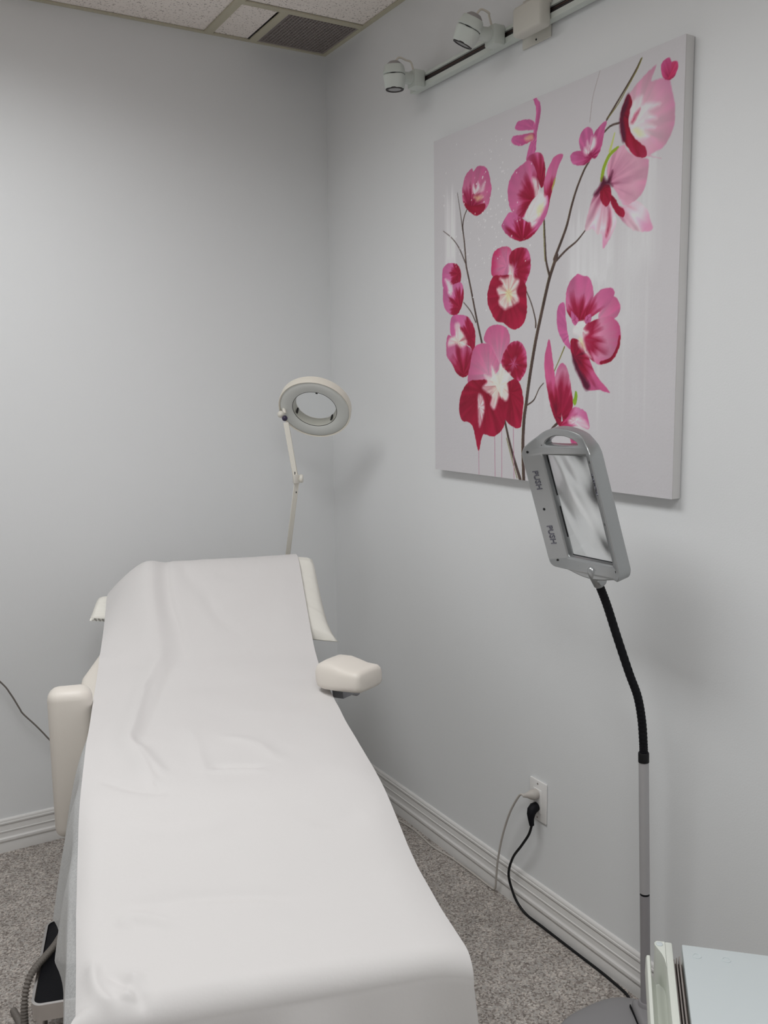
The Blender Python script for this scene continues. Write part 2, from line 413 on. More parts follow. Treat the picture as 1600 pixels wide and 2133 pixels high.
PETALS = [
 ((766,736),'pale',[(817,813),(782,798),(765,773),(772,743),(798,710),(823,677),(852,677),(880,692),(896,721),(900,755),(897,765),(859,779),(830,797)]),
 ((760,733),'palew',[(747,739),(723,719),(704,688),(690,639),(719,639),(735,622),(751,622),(756,587),(774,602),(789,621),(800,644),(783,680),(773,702),(760,725)]),
 ((780,701),'palew',[(777,701),(799,665),(824,638),(855,616),(889,607),(917,609),(910,628),(899,653),(864,679),(829,672),(805,680)]),
 ((773,710),'crim',[(776,708),(792,699),(811,675),(826,665),(823,650),(802,660),(783,684)]),
 ((754,726),'crim',[(747,735),(775,730),(780,697),(762,683),(742,707)]),
 ((777,606),'crimt',[(776,677),(783,647),(776,623),(765,611),(768,640)]),
 ((760,741),'maroon',[(753,753),(766,744),(784,762),(778,738),(785,727),(760,733),(732,715),(720,719),(738,733)]),
 ((851,843),'pale5',[(915,960),(875,946),(842,927),(817,906),(806,877),(807,845),(823,814),(848,785),(871,773),(899,771),(938,757),(905,772),(940,780),(963,800),(974,827),(973,864),(963,900),(952,922),(925,929),(900,931)]),
 ((809,885),'crim5',[(831,922),(814,903),(805,878),(809,841),(823,814),(851,784),(874,773),(894,773),(887,793),(867,809),(843,833),(833,863),(838,886),(844,900)]),
 ((806,885),'maroon',[(831,922),(815,903),(805,878),(807,845),(818,819),(823,834),(816,875),(829,899)]),
 ((842,845),'white',[(842,853),(838,882),(854,905),(877,907),(875,888),(894,887),(933,874),(895,868),(923,846),(885,851),(919,828),(885,832),(900,813),(869,815),(849,832)]),
 ((857,842),'yellow',[(848,840),(866,838),(886,820),(872,818),(858,826)]),
 ((851,851),'crimt',[(842,857),(853,874),(869,880),(859,865),(848,854)]),
 ((957,920),'hot',[(937,963),(952,966),(961,954),(974,952),(980,942),(975,927),(960,918),(947,920),(933,934),(929,952)]),
 ((952,922),'hot2',[(961,952),(972,952),(978,942),(973,929),(960,920),(949,922),(959,934)]),
 ((701,811),'pink',[(697,881),(673,875),(663,856),(671,831),(694,820),(710,834),(715,862)]),
 ((707,809),'pink4',[(760,880),(737,875),(718,861),(706,839),(701,815),(720,802),(739,815),(750,842),(754,861)]),
 ((707,805),'pink4',[(631,827),(648,834),(681,827),(704,814),(709,803),(682,795),(648,802),(635,813)]),
 ((700,819),'white',[(709,855),(724,849),(722,831),(707,822),(692,837),(693,850),(703,839)]),
 ((694,816),'white',[(681,832),(688,835),(702,823),(693,816),(682,823)]),
 ((484,890),'mauve',[(480,1006),(497,998),(512,977),(510,946),(500,918),(496,888),(492,866),(455,852),(462,877),(480,909),(491,942),(494,972)]),
 ((484,926),'mauve',[(407,941),(419,959),(461,954),(485,943),(489,925),(469,926)]),
 ((392,919),'pink4r',[(389,919),(399,926),(438,922),(484,915),(485,901),(462,895),(423,896),(396,908)]),
 ((469,911),'yellow',[(446,912),(478,913),(482,899),(454,901)]),
 ((516,785),'crim2',[(455,852),(473,863),(507,862),(526,846),(534,813),(530,778),(516,772),(501,802),(478,833)]),
 ((487,745),'pinkc',[(470,849),(432,844),(397,830),(375,801),(377,763),(394,732),(441,706),(460,726),(483,746),(501,756),(508,778),(497,816)]),
 ((539,710),'pinkc',[(604,836),(572,839),(553,823),(537,799),(528,770),(539,700),(554,734),(570,771),(583,804)]),
 ((442,648),'pinkb',[(386,731),(353,710),(348,696),(370,674),(411,653),(442,647),(481,653),(518,677),(541,700),(549,735),(538,746),(502,697),(465,693),(426,713)]),
 ((546,717),'limet',[(577,787),(570,767),(561,755),(566,776)]),
 ((465,698),'white',[(480,801),(501,793),(510,766),(537,746),(540,727),(524,707),(503,686),(480,676),(472,692),(453,704),(454,720),(475,738),(492,753)]),
 ((517,713),'yellow',[(502,724),(528,732),(526,712),(506,701)]),
 ((197,768),'pinkc1',[(202,881),(170,868),(153,831),(159,794),(184,768),(224,747),(260,753),(287,773),(299,810),(294,825),(285,856),(264,875),(233,882),(211,872)]),
 ((166,783),'crim',[(159,799),(188,782),(224,776),(268,774),(260,753),(224,747),(184,768)]),
 ((224,808),'white',[(251,809),(211,811),(209,836),(224,823),(233,839),(246,822),(268,835),(264,814)]),
 ((233,797),'yellow',[(211,803),(242,800),(260,792),(233,785),(216,795)]),
 ((371,589),'pinkr',[(299,582),(305,626),(329,641),(370,642),(395,624),(389,582),(363,558),(329,554),(304,570)]),
 ((403,571),'crimr',[(384,616),(407,630),(450,629),(472,610),(477,572),(461,541),(444,526),(408,546),(387,582)]),
 ((380,510),'crim',[(308,567),(285,536),(280,503),(294,475),(322,444),(356,436),(389,420),(413,414),(447,428),(462,455),(461,498),(453,535),(396,562),(346,567)]),
 ((380,515),'cream',[(381,590),(378,559),(338,560),(353,542),(324,532),(338,509),(334,494),(347,481),(364,472),(384,476),(405,481),(428,491),(416,517),(429,544),(405,556),(402,583)]),
 ((380,515),'yellow',[(367,521),(392,524),(396,499),(376,491)]),
 ((132,594),'split',[(44,587),(49,619),(84,631),(127,621),(147,593),(141,567),(112,555),(73,557),(48,564)]),
 ((141,494),'split',[(48,538),(53,562),(103,565),(146,567),(161,534),(147,493),(117,473),(73,485),(51,511)]),
 ((93,545),'white',[(59,586),(83,578),(101,558),(98,534),(78,541),(73,563)]),
 ((197,401),'split',[(87,444),(97,470),(131,474),(183,464),(215,431),(221,400),(212,358),(188,380),(131,393),(92,417)]),
 ((159,296),'pinkc',[(65,388),(77,417),(121,402),(169,386),(208,358),(195,306),(161,287),(120,302),(96,330),(69,352)]),
 ((131,393),'cream',[(112,448),(136,449),(145,430),(169,407),(178,386),(145,377),(121,388),(77,382),(82,406),(116,415)]),
 ((340,323),'pinkl',[(263,398),(287,427),(330,433),(372,420),(389,387),(366,353),(340,321),(314,355),(287,376)]),
 ((288,294),'pinkl',[(195,327),(211,369),(243,383),(287,379),(324,344),(340,313),(305,283),(252,258),(183,271)]),
 ((406,322),'crimr',[(348,323),(369,363),(398,381),(434,380),(460,354),(464,310),(449,286),(423,273),(382,297)]),
 ((270,242),'crim',[(189,275),(149,242),(135,198),(149,160),(189,153),(211,135),(234,75),(243,77),(252,104),(266,121),(311,116),(350,134),(368,165),(357,216),(305,273),(243,279)]),
 ((391,242),'crim',[(423,277),(450,227),(446,177),(437,146),(400,148),(366,170),(353,216),(365,262)]),
 ((340,262),'cream',[(301,319),(331,293),(341,318),(363,313),(367,298),(392,297),(378,272),(384,237),(370,219),(340,229),(319,195),(297,206),(301,232),(256,255),(279,273),(265,294),(301,288)]),
 ((243,200),'white',[(236,237),(257,231),(268,200),(257,163),(241,141),(234,189)]),
 ((646,393),'mauve',[(616,471),(591,460),(587,428),(596,396),(619,367),(644,351),(633,389),(624,426)]),
 ((673,418),'pinkc',[(663,536),(632,515),(621,480),(627,448),(652,424),(693,422),(718,451),(725,485),(711,521),(683,531)]),
 ((733,410),'pinkl',[(794,471),(817,452),(818,433),(796,417),(745,423),(757,448)]),
 ((693,417),'pinkc',[(727,476),(756,491),(790,490),(798,474),(776,451),(732,432),(693,415),(696,439)]),
 ((687,377),'stripe',[(696,408),(732,419),(783,424),(815,405),(824,375),(816,346),(794,324),(755,310),(716,326),(695,350),(687,377)]),
 ((787,316),'crim',[(823,375),(816,375),(808,346),(787,325),(752,317),(762,310),(794,318),(817,345)]),
 ((661,333),'pinkd',[(646,377),(674,373),(702,350),(716,323),(740,286),(790,242),(754,248),(705,250),(676,287),(655,324),(643,352)]),
 ((669,310),'maroon',[(651,338),(662,324),(686,292),(718,260),(703,249),(673,288),(655,315)]),
 ((680,400),'white',[(653,393),(659,410),(683,420),(703,417),(697,399),(710,390),(694,377),(702,350),(722,327),(695,341),(671,365),(680,382)]),
 ((688,364),'yellow',[(674,378),(687,375),(698,350),(688,355)]),
 ((659,424),'pink',[(643,447),(658,437),(672,423),(659,410),(645,425)]),
 ((706,425),'pink',[(715,436),(719,420),(700,412),(696,426)]),
 ((591,180),'pinkd',[(560,379),(546,356),(539,318),(548,266),(566,208),(589,168),(608,155),(610,195),(594,242),(581,294)]),
 ((609,176),'stripe2',[(607,317),(588,294),(585,251),(605,204),(624,160),(651,195),(655,223),(644,270),(629,307)]),
 ((609,157),'pinkb2',[(598,158),(630,176),(661,205),(699,196),(711,183),(718,151),(680,157),(631,153)]),
 ((666,168),'white',[(638,167),(665,182),(707,169),(716,151),(673,156)]),
 ((652,149),'pinkd',[(645,149),(653,111),(681,110),(674,136),(663,149)]),
 ((665,214),'lime',[(664,247),(673,235),(670,219),(662,209),(655,219),(661,233)]),
]
STEMS = [
 (14.9,12.4,'brown',[(455,2),(450,92),(454,167),(464,217),(479,291),(501,377),(522,442),(550,523),(564,554),(585,592)]),
 (10.5,5.6,'brown',[(574,583),(618,653),(638,703),(657,743),(682,781),(701,800)]),
 (13.6,8.7,'brown',[(439,2),(414,49),(388,105),(366,163)]),
 (3.1,3.1,'olive',[(425,4),(401,54),(375,114)]),
 (9.3,7.4,'brown',[(254,385),(225,462),(197,546),(174,610)]),
 (7.4,3.7,'brown',[(174,609),(165,676),(156,724),(163,753),(179,773)]),
 (5.0,1.9,'brown',[(156,713),(144,766),(128,827)]),
 (5.0,1.9,'brown',[(174,614),(137,667),(99,701),(51,729)]),
 (3.1,5.0,'brown',[(160,508),(197,479),(223,446)]),
 (3.7,6.2,'brown',[(452,525),(482,478),(500,434),(501,415)]),
 (5.0,9.3,'brown',[(532,688),(537,628),(542,582),(556,544)]),
 (2.5,2.5,'olive',[(529,686),(532,629),(537,583)]),
 (7.4,3.7,'brown',[(574,574),(620,600),(660,617),(692,639)]),
 (5.0,2.5,'brown',[(464,207),(496,222),(518,252),(537,267)]),
 (3.1,4.3,'olive',[(579,296),(605,335),(620,359)]),
 (6.2,4.3,'brown',[(760,882),(790,909),(824,940),(852,967),(869,987)]),
 (2.5,3.1,'olive',[(765,885),(796,907),(830,940),(857,968),(871,988)]),
 (5.0,5.0,'brown',[(753,856),(774,865),(805,865)]),
 (1.9,1.2,'grey',[(701,891),(709,941),(722,974),(737,1005)]),
 (12.4,8.7,'lime',[(747,748),(754,775),(773,800),(800,810)]),
 (8.7,3.1,'limepale',[(773,808),(781,827),(788,846)]),
 (3.1,2.5,'drip',[(239,79),(240,0)]),
 (3.1,2.5,'drip',[(318,120),(321,0)]),
 (3.1,2.5,'drip',[(352,137),(353,0)]),
 (3.1,2.5,'drip',[(406,149),(411,2)]),
 (8.7,6.2,'brown',[(602,166),(573,146),(551,117)]),
]

def smooth_poly(pts, k=6):
    P = np.array(pts, float); n = len(P); out = []
    for i in range(n):
        a, b, c, d = P[i-1], P[i], P[(i+1) % n], P[(i+2) % n]
        for j in range(k):
            t = j/k
            out.append(.5*((2*b)+(c-a)*t+(2*a-5*b+4*c-d)*t*t+(3*b-a-3*c+d)*t**3))
    return np.array(out)

def paint():
    NX, NZ = 560, 600
    U, V = np.meshgrid(np.linspace(0, 1, NX), np.linspace(0, 1, NZ))
    img = np.empty((NZ, NX, 3)); img[:] = (189, 186, 189)
    def ramp(key, t):
        st = RAMP[key]; xs = [s[0] for s in st]
        return np.stack([np.interp(t, xs, [s[1][c] for s in st]) for c in range(3)], -1)
    # broad dry-brush patches of lighter grey-white, streaked vertically
    st = vnoise(U*90, V*4)*.6+vnoise(U*220+9, V*9)*.4
    cl = vnoise(U*5+3, V*6+8)
    def patch(u0, u1, v0, v1, fu, fv, amp, col):
        e = np.clip((U-u0)/fu, 0, 1)*np.clip((u1-U)/fu, 0, 1)*np.clip((V-v0-(st-.5)*.10)/fv, 0, 1)*np.clip((v1-V+(st-.5)*.10)/fv, 0, 1)
        a = np.clip(e*amp*(.35+1.1*st)*(.5+cl), 0, 1)[..., None]
        img[:] = img*(1-a)+np.array(col)*a
    patch(.60, .93, .30, .78, .07, .12, .38, (204, 205, 206)); patch(.80, .95, .50, .80, .04, .06, .32, (212, 213, 214))
    patch(.055, .125, .60, .86, .012, .05, .7, (216, 214, 216)); patch(.62, .80, .50, .68, .03, .03, .6, (212, 212, 214))
    patch(.30, 1.0, .0, .35, .10, .15, .28, (198, 198, 200)); patch(.0, .3, .0, .3, .05, .1, .2, (180, 180, 186))
    rs = np.random.RandomState(5)
    for (x0, x1, w_, col) in [(.74, .755, .004, 205), (.83, .84, .004, 206), (.90, .91, .003, 208)]:
        a = np.clip(1-np.abs(U-(x0+x1)/2)/(w_*2), 0, 1)*np.clip((V-.1)/.2, 0, 1)*np.clip((.6-V)/.2, 0, 1)*st
        img[:] = img*(1-a[..., None]*.7)+col*a[..., None]*.7
    def sub(u0, u1, v0, v1):
        i0, i1 = max(int(u0*(NX-1))-2, 0), min(int(u1*(NX-1))+3, NX); j0, j1 = max(int(v0*(NZ-1))-2, 0), min(int(v1*(NZ-1))+3, NZ)
        return slice(j0, j1), slice(i0, i1)
    def stem(w0, w1, key, pts):
        P = np.array([tuple(p) for p in catmull([(a/1000, b/1000, 0) for a, b in pts], 8)])[:, :2]
        for i in range(len(P)-1):
            a, b = P[i], P[i+1]; t = i/(len(P)-1); hw = (w0*(1-t)+w1*t)/2000*.9
            s = sub(min(a[0], b[0])-hw, max(a[0], b[0])+hw, min(a[1], b[1])-hw, max(a[1], b[1])+hw)
            u, v = U[s], V[s]; d = b-a; L = d@d+1e-12
            q = np.clip(((u-a[0])*d[0]+(v-a[1])*d[1])/L, 0, 1)
            dx = u-(a[0]+q*d[0]); dist = np.hypot(dx, v-(a[1]+q*d[1]))
            al = np.clip((hw-dist)/.0016+.5, 0, 1)[..., None]
            c = np.array(PAINT_COL[key], float)*np.ones(u.shape+(1,))
            if key == 'brown':
                e = np.clip(-dx/hw-.35, 0, 1)[..., None]; c = c*(1-e)+np.array((112, 100, 60))*e
                c = c*(.85+.3*vnoise(u*160, v*40))[..., None]
            img[s] = img[s]*(1-al)+c*al
    def petal(base, key, pts):
        Q = smooth_poly(np.array(pts)/1000.0)
        s = sub(Q[:, 0].min(), Q[:, 0].max(), Q[:, 1].min(), Q[:, 1].max()); u, v = U[s], V[s]
        wob = .0022
        un = u+(vnoise(u*140, v*140)-.5)*wob; vn = v+(vnoise(u*140+50, v*140)-.5)*wob
        ins = np.zeros(u.shape, bool); dm = np.full(u.shape, 9.0)
        for i in range(len(Q)):
            (x1, y1), (x2, y2) = Q[i-1], Q[i]
            if y1 != y2:
                ins ^= ((y1 > vn) != (y2 > vn)) & (un < (x2-x1)*(vn-y1)/(y2-y1)+x1)
            dx, dy = x2-x1, y2-y1; L = dx*dx+dy*dy+1e-14
            q = np.clip(((un-x1)*dx+(vn-y1)*dy)/L, 0, 1); dm = np.minimum(dm, np.hypot(un-x1-q*dx, vn-y1-q*dy))
        bx, by = base[0]/1000, base[1]/1000
        soft = .010 if key in ('white', 'cream', 'yellow', 'crimt', 'maroon') else .0016
        if key in ('pale', 'palew', 'pale5'): soft = .004
        sd = np.where(ins, dm, -dm); al = np.clip(sd/soft+.5, 0, 1)
        ang = np.arctan2(v-by, u-bx); rr = np.hypot(u-bx, v-by); rm = np.hypot(Q[:, 0]-bx, Q[:, 1]-by).max()
        k = vnoise(ang*5+20+base[1], rr*9+base[0])*.55+vnoise(ang*13+60, rr*16)*.30+vnoise(u*60+base[0], v*60)*.15
        t = np.clip(rr/rm+(k-.5)*.62, 0, 1)
        c = ramp(key, t)*(.80+.26*k if key not in ('white', 'cream', 'yellow') else .93+.06*k)[..., None]
        if key in ('white', 'cream'): al = al*np.clip(.30+1.0*k, 0, .92)
        if key == 'yellow': al = al*.6
        al = al[..., None]; img[s] = img[s]*(1-al)+np.clip(c, 0, 255)*al
    for a in STEMS: stem(*a)
    for a in PETALS: petal(*a)
    # thrown specks of white
    for i in range(190):
        if i < 130: cu, cv = rs.normal(.27, .10), rs.normal(.74, .13)
        else: cu, cv = rs.uniform(.05, .45), rs.uniform(.6, .98)
        rad = rs.uniform(.0008, .0028); s = sub(cu-rad, cu+rad, cv-rad, cv+rad)
        if U[s].size == 0: continue
        al = (np.clip((rad-np.hypot(U[s]-cu, V[s]-cv))/.0015+.5, 0, 1)*rs.uniform(.3, .95))[..., None]
        img[s] = img[s]*(1-al)+np.array((226, 220, 224))*al
    g_ = img.mean(-1, keepdims=True); img = img*.93+g_*.07; lin = img/255.0; lin = np.where(lin <= .04045, lin/12.92, ((lin+.055)/1.055)**2.4)
    lin = np.clip(lin*1.34, 0, .84)
    return NX, NZ, U, V, lin

def build_painting():
    t = thing('painting', 'large square canvas painting of pink orchids on grey hung on right wall', 'painting', (0, (PY1+PY2)/2, PZ1))
    NX, NZ, U, V, lin = paint()
    co = np.stack([np.full(U.shape, -PD), PW/2-U*PW, V*PH], -1).reshape(-1, 3)
    # the paint and the weave give the front a fine relief
    co[:, 0] -= .0006*vnoise(U*260, V*260).ravel()*0.35
    i = np.arange(NX*NZ).reshape(NZ, NX)
    q = np.stack([i[:-1, :-1], i[:-1, 1:], i[1:, 1:], i[1:, :-1]], -1).reshape(-1, 4)
    me = bpy.data.meshes.new('painted_front')
    me.vertices.add(len(co)); me.vertices.foreach_set('co', co.ravel())
    me.loops.add(q.size); me.loops.foreach_set('vertex_index', q.ravel())
    me.polygons.add(len(q)); me.polygons.foreach_set('loop_start', np.arange(0, q.size, 4)); me.polygons.foreach_set('loop_total', np.full(len(q), 4))
    me.update()
    at = me.color_attributes.new('paint', 'FLOAT_COLOR', 'POINT')
    at.data.foreach_set('color', np.concatenate([lin.reshape(-1, 3), np.ones((NX*NZ, 1))], 1).ravel())
    m = mat('acrylic_paint', (.5, .5, .5, 1), 0.5, spec=.22, bump=.25, bscale=900)
    n = m.node_tree.nodes.new('ShaderNodeAttribute'); n.attribute_name = 'paint'
    m.node_tree.links.new(n.outputs['Color'], m.node_tree.nodes['Principled BSDF'].inputs['Base Color'])
    link('painted_front', me, m, t, True)
    mc = mat('canvas_edge', S(222, 220, 219), .7, bump=.2, bscale=700)
    box('canvas_edge', (-PD+.0006, -PW/2, 0), (-.0015, PW/2, PH), mc, t, bev=.002)
build_painting()
# ---------------------------------------------------------------- track lighting
TZ = 2.331
track = thing('lighting_track', 'white wall-mounted lighting track with a dark slot above the orchid painting', 'track', (0, -.600, TZ))
bm = bmesh.new()
RP = [(-.0065, -.0185), (-.0275, -.0185), (-.0275, -.0050), (-.020, -.0050), (-.020, .0105), (-.0275, .0105), (-.0275, .0185), (-.0065, .0185)]
add_extrude(bm, RP, basis((1, 0, 0), (0, 0, 1), (0, -1, 0)), 1.75)
from_bm('rail', bm, M_TRACK, track)
box('slot_liner', (-.0212, -1.748, -.0049), (-.0201, -.002, .0104), M_DARK, track)
box('conductor', (-.0220, -1.746, .0050), (-.0213, -.004, .0065), mat('copper', S(120, 92, 80), .4, metal=.8), track)
box('end_cap', (-.0270, 0, -.0180), (-.0070, .004, .0180), M_TRACK, track)
for y in (-.10, -1.45): box('mounting_foot', (-.0064, y-.02, -.008), (0, y+.02, .008), M_TRACK, track)
# feed box: plate on the wall, box over the rail, two screws
fy = -.5425
box('canopy_plate', (-.0062, fy-.053, -.045), (0, fy+.053, .070), M_BOX, track, bev=.003)
fb = box('feed_box', (-.064, fy-.083, -.036), (-.0278, fy+.021, .032), M_BOX, track, bev=.008, seg=3)
for z in (-.036, .060):
    lathe('screw', [(0, 0), (.0026, 0), (.0024, .0012), (0, .0016)], M_SCREW, track, 12, axis_to((-1, 0, 0), (-.0061, fy-.002, z)))

def spot(label, y, head, axis):
    'gimbal head clipped into the track: adapter, arm, lower and upper shell, cap, feed wire, lamp'
    t = thing('track_spotlight', label, 'spotlight', (-.0275, y, TZ), group='track spotlights')
    h = Vector(head); ax = Vector(axis).normalized()
    box('adapter', (-.036, -.021, -.024), (-.0006, .021, .024), M_TRACK, t, bev=.004)
    # arm from adapter to the side of the head
    s0 = Vector((-.030, 0, .002)); d = (h-s0); L = d.length-.022
    bm = bmesh.new()
    add_lathe(bm, [(0, 0), (.015, 0), (.0165, .012), (.0160, L*.6), (.020, L), (0, L)], 20, axis_to(d, s0))
    from_bm('arm', bm, M_TRACK, t, auto=40)
    m = axis_to(-ax, h)
    sq = []
    def shell(z0, z1, r0, r1, nm, mt):
        bm = bmesh.new(); n = 48; rings = []
        for (r, z) in ((r0*.90, z0), (r0, z0+.003), (r1, z1-.003), (r1*.93, z1)):
            row = []
            for i in range(n):
                a = 2*math.pi*i/n; e = 3.2
                k = (abs(math.cos(a))**e+abs(math.sin(a))**e)**(-1/e)
                row.append(bm.verts.new(m @ Vector((r*k*math.cos(a+.9), r*k*math.sin(a+.9), z))))
            rings.append(row)
        for A, B in zip(rings[:-1], rings[1:]):
            for i in range(n): bm.faces.new((A[i], A[(i+1) % n], B[(i+1) % n], B[i]))
        if nm == 'upper_shell': bm.faces.new(rings[-1])
        else: bm.faces.new(rings[-1])
        return from_bm(nm, bm, mt, t, auto=40)
    shell(-.033, .0035, .0270, .0315, 'lower_shell', M_TRACK)
    shell(.0050, .030, .0317, .0275, 'upper_shell', M_TRACK)
    lathe('seam_ring', [(0, .003), (.0300, .003), (.0300, .0055), (0, .0055)], M_BLACK, t, 32, m)
    lathe('top_cap', [(.023, .0295), (.021, .035), (.014, .041), (0, .043)], mat('cap_grey', S(168, 164, 164), .45), t, 24, m)
    lathe('trim_ring', [(.0195, -.0345), (.0250, -.0345), (.0260, -.0315), (.0195, -.0315)], M_DARK, t, 32, m, closed=True)
    lathe('lamp_face', [(0, -.0322), (.0194, -.0332)], mat('spot_lens', S(150, 150, 150), .15), t, 24, m)
    top = m @ Vector((0, 0, .041))
    tube('feed_wire', [top-Vector((0, 0, .004)), top+Vector((.016, 0, .014)), top+Vector((.040, 0, .010)), Vector((-.036, 0, .045)), Vector((-.026, 0, .018))], .0028, M_CREAM, t, 8, 6)
spot('white track spotlight at the track\'s end nearest the room corner', -.660, (-.092, -.001, -.004), (.02, .02, -1))
spot('white tilted track spotlight beside the feed box', -1.030, (-.096, .006, .002), (-.32, .42, -1))

# ---------------------------------------------------------------- outlet, plugs and cords
out = thing('wall_outlet', 'white duplex wall outlet with two plugs low on right wall', 'outlet', (0, -1.180, .3445))
bm = bmesh.new(); add_box(bm, (-.006, -.0345, -.057), (0, .0345, .057), .003, 2)
from_bm('face_plate', bm, M_PLATE, out, auto=35)
box('receptacle', (-.0078, -.0165, -.033), (-.0055, .0165, .033), M_PLATE, out, bev=.0008)
for z in (-.0475, .0475): lathe('screw', [(0, 0), (.0028, 0), (.0024, .001), (0, .0013)], M_SLIDE, out, 12, axis_to((-1, 0, 0), (-.0059, 0, z)))

def cord(name, label, m, path, rad, plug_m, plug_pts, plug_r, world=True):
    t = thing(name, label, 'power cord', path[0])
    o = Vector(path[0]); P = [Vector(p)-o for p in path]
    tube('cable', P, rad, m, t, 10, 10)
    bm = bmesh.new(); Q = [Vector(p)-o for p in plug_pts]
    add_tube(bm, Q, plug_r, 16)
    from_bm('plug', bm, plug_m, t, auto=40)
    return t
zc = .0032
cord('white_power_cord', 'greyish white power cord from the outlet along the right baseboard', M_CORDW,
     [(-.041, -1.1640, .3605), (-.044, -1.150, .3560), (-.042, -1.108, .291), (-.036, -1.067, .202), (-.032, -1.041, .1165), (-.028, -1.028, .055), (-.023, -1.016, .012),
      (-.020, -.985, zc), (-.0195, -.92, zc), (-.022, -.80, zc), (-.034, -.70, zc), (-.026, -.57, zc), (-.05, -.45, zc), (-.12, -.37, zc), (-.175, -.33, zc)], .0030,
     M_CORDW, [(-.0081, -1.178, .3635), (-.020, -1.177, .3635), (-.027, -1.174, .363), (-.034, -1.169, .362), (-.043, -1.162, .3600)], [.0135, .0145, .0120, .0072, .0045])
cord('black_power_cord', 'black power cord curving from the outlet to the silver floor magnifier', M_BLACKG,
     [(-.030, -1.1860, .287), (-.031, -1.1845, .275), (-.033, -1.176, .250), (-.036, -1.150, .2085), (-.034, -1.111, .155), (-.032, -1.090, .096), (-.028, -1.104, .048), (-.024, -1.124, .020),
      (-.021, -1.160, .0042), (-.0205, -1.22, .0038), (-.021, -1.35, .0038), (-.021, -1.45, .0038), (-.026, -1.530, .0038), (-.034, -1.556, .0038)], .0036,
     M_BLACK, [(-.0085, -1.180, .3285), (-.018, -1.180, .3270), (-.026, -1.181, .321), (-.030, -1.1825, .312), (-.031, -1.1835, .300), (-.0305, -1.185, .289), (-.030, -1.186, .282)], [.0125, .0140, .0135, .0115, .0085, .0072, .0066])
hc = thing('hanging_cord', 'thin grey cord sagging across the back wall left of the bed', 'cord', (-1.48, -.004, .86))
o = Vector((-1.48, -.004, .86))
tube('cable', [Vector(p)-o for p in [(-1.48, -.008, .852), (-1.42, -.02, .80), (-1.30, -.03, .70), (-1.192, -.03, .567), (-1.165, -.03, .523), (-1.142, -.03, .472), (-1.132, -.03, .451), (-1.096, -.03, .404),
      (-1.066, -.032, .361), (-1.02, -.04, .29), (-.97, -.06, .17), (-.93, -.10, .03), (-.90, -.16, .004), (-.85, -.28, .004), (-.80, -.50, .004)]], .0026, M_CORDG, hc, 8, 8)
box('clip', (-.008, -.006, -.012), (.008, .004, .006), M_CORDG, hc, bev=.002)

# ---------------------------------------------------------------- ring magnifier lamp behind the bed
rl = thing('ring_magnifier_lamp', 'cream round magnifying lamp on thin jointed arm behind the bed', 'lamp', (-.275, -.205, 0))
o = Vector((-.275, -.205, 0))
n = Vector((-.5008, -.5788, -.6435)).normalized()
rc = Vector((-.2452, -.3526, 1.3864))-o
zx = -n; xx = Vector((.86253809, -.50582972, -.01281937)); xx = (xx - zx*xx.dot(zx)).normalized(); yx = zx.cross(xx)
m = basis(xx, yx, zx, rc)
hd = lathe('ring_housing', [(.116, 0), (.1175, .003), (.1165, .028), (.110, .036), (.068, .0375), (.066, .036), (.066, .033), (.105, .031), (.1125, .026), (.1125, .002)], M_CREAM, rl, 72, m, closed=True)
lathe('ring_cover', [(.1124, .0045), (.108, .0015), (.100, .0008), (.078, .002), (.0715, .006), (.0715, .010), (.078, .0055), (.100, .004), (.108, .0047), (.1124, .0075)], M_COVER, rl, 72, m, closed=True)
lathe('fluorescent_tube', [(.094+.009*math.cos(a), .017+.009*math.sin(a)) for a in [2*math.pi*i/12 for i in range(12)]], mat('tube_glass', S(232, 232, 226), .3), rl, 72, m, closed=True)
lathe('inner_collar', [(.0715, .006), (.0730, .006), (.0680, .033), (.0655, .033)], mat('collar_grey', S(206, 206, 196), .35), rl, 72, m, closed=True)
lathe('collar_seam', [(.0712, .0052), (.0733, .0052), (.0733, .0060), (.0712, .0060)], M_DARK, rl, 72, m, closed=True)
lathe('lens', [(0, .0275), (.040, .0285), (.0656, .0305), (.0656, .0325), (.040, .0345), (0, .0355)], M_LENS2, rl, 64, m)
for k, a in enumerate((2.75, 4.85, .68)):
    mm = m @ Matrix.Rotation(a, 4, 'Z')
    box('lens_clip', (.0635, -.0035, .008), (.0672, .0035, .031), M_SCREW, rl, mtx=mm, bev=.0005)
def bar(bm, p0, p1, w_, t_, up=(0, 0, 1)):
    p0, p1 = Vector(p0), Vector(p1); d = (p1-p0); L = d.length; z = d.normalized()
    side = Vector((.8625, -.5058, -.0128)); x = (side-z*side.dot(z)).normalized(); y = z.cross(x)
    add_box(bm, (-w_/2, -t_/2, 0), (w_/2, t_/2, L), .0015, 1, basis(x, y, z, p0))
A0 = Vector((-.3345, -.3290, 1.3500))-o; A1 = Vector((-.3205, -.3640, 1.1660))-o
B0 = Vector((-.3180, -.3680, 1.1800))-o; B1 = Vector((-.2985, -.2330, .9020))-o
D1 = (B1-B0).normalized(); B2 = B1+D1*.155
bm = bmesh.new(); bar(bm, A0, A1, .0165, .013); ua = from_bm('upper_arm', bm, M_LAMPW, rl, auto=40)
bm = bmesh.new(); bar(bm, B0+D1*.004, B2, .0158, .013); la = from_bm('lower_arm', bm, M_LAMPW, rl, auto=40)
dv = Vector((.8625, -.5058, 0)); dv.normalize()
lathe('elbow_knob', [(0, 0), (.011, 0), (.0135, .003), (.0135, .008), (.011, .011), (0, .011)], M_LAMPW, rl, 24, axis_to(dv, (A1+B0)/2+dv*.009))
box('elbow_socket', (-.009, -.0085, -.014), (.009, .0085, .014), mat('elbow_white', S(214, 210, 202), .4), rl, bev=.002, mtx=Matrix.Translation(A1+Vector((0, 0, .006))))
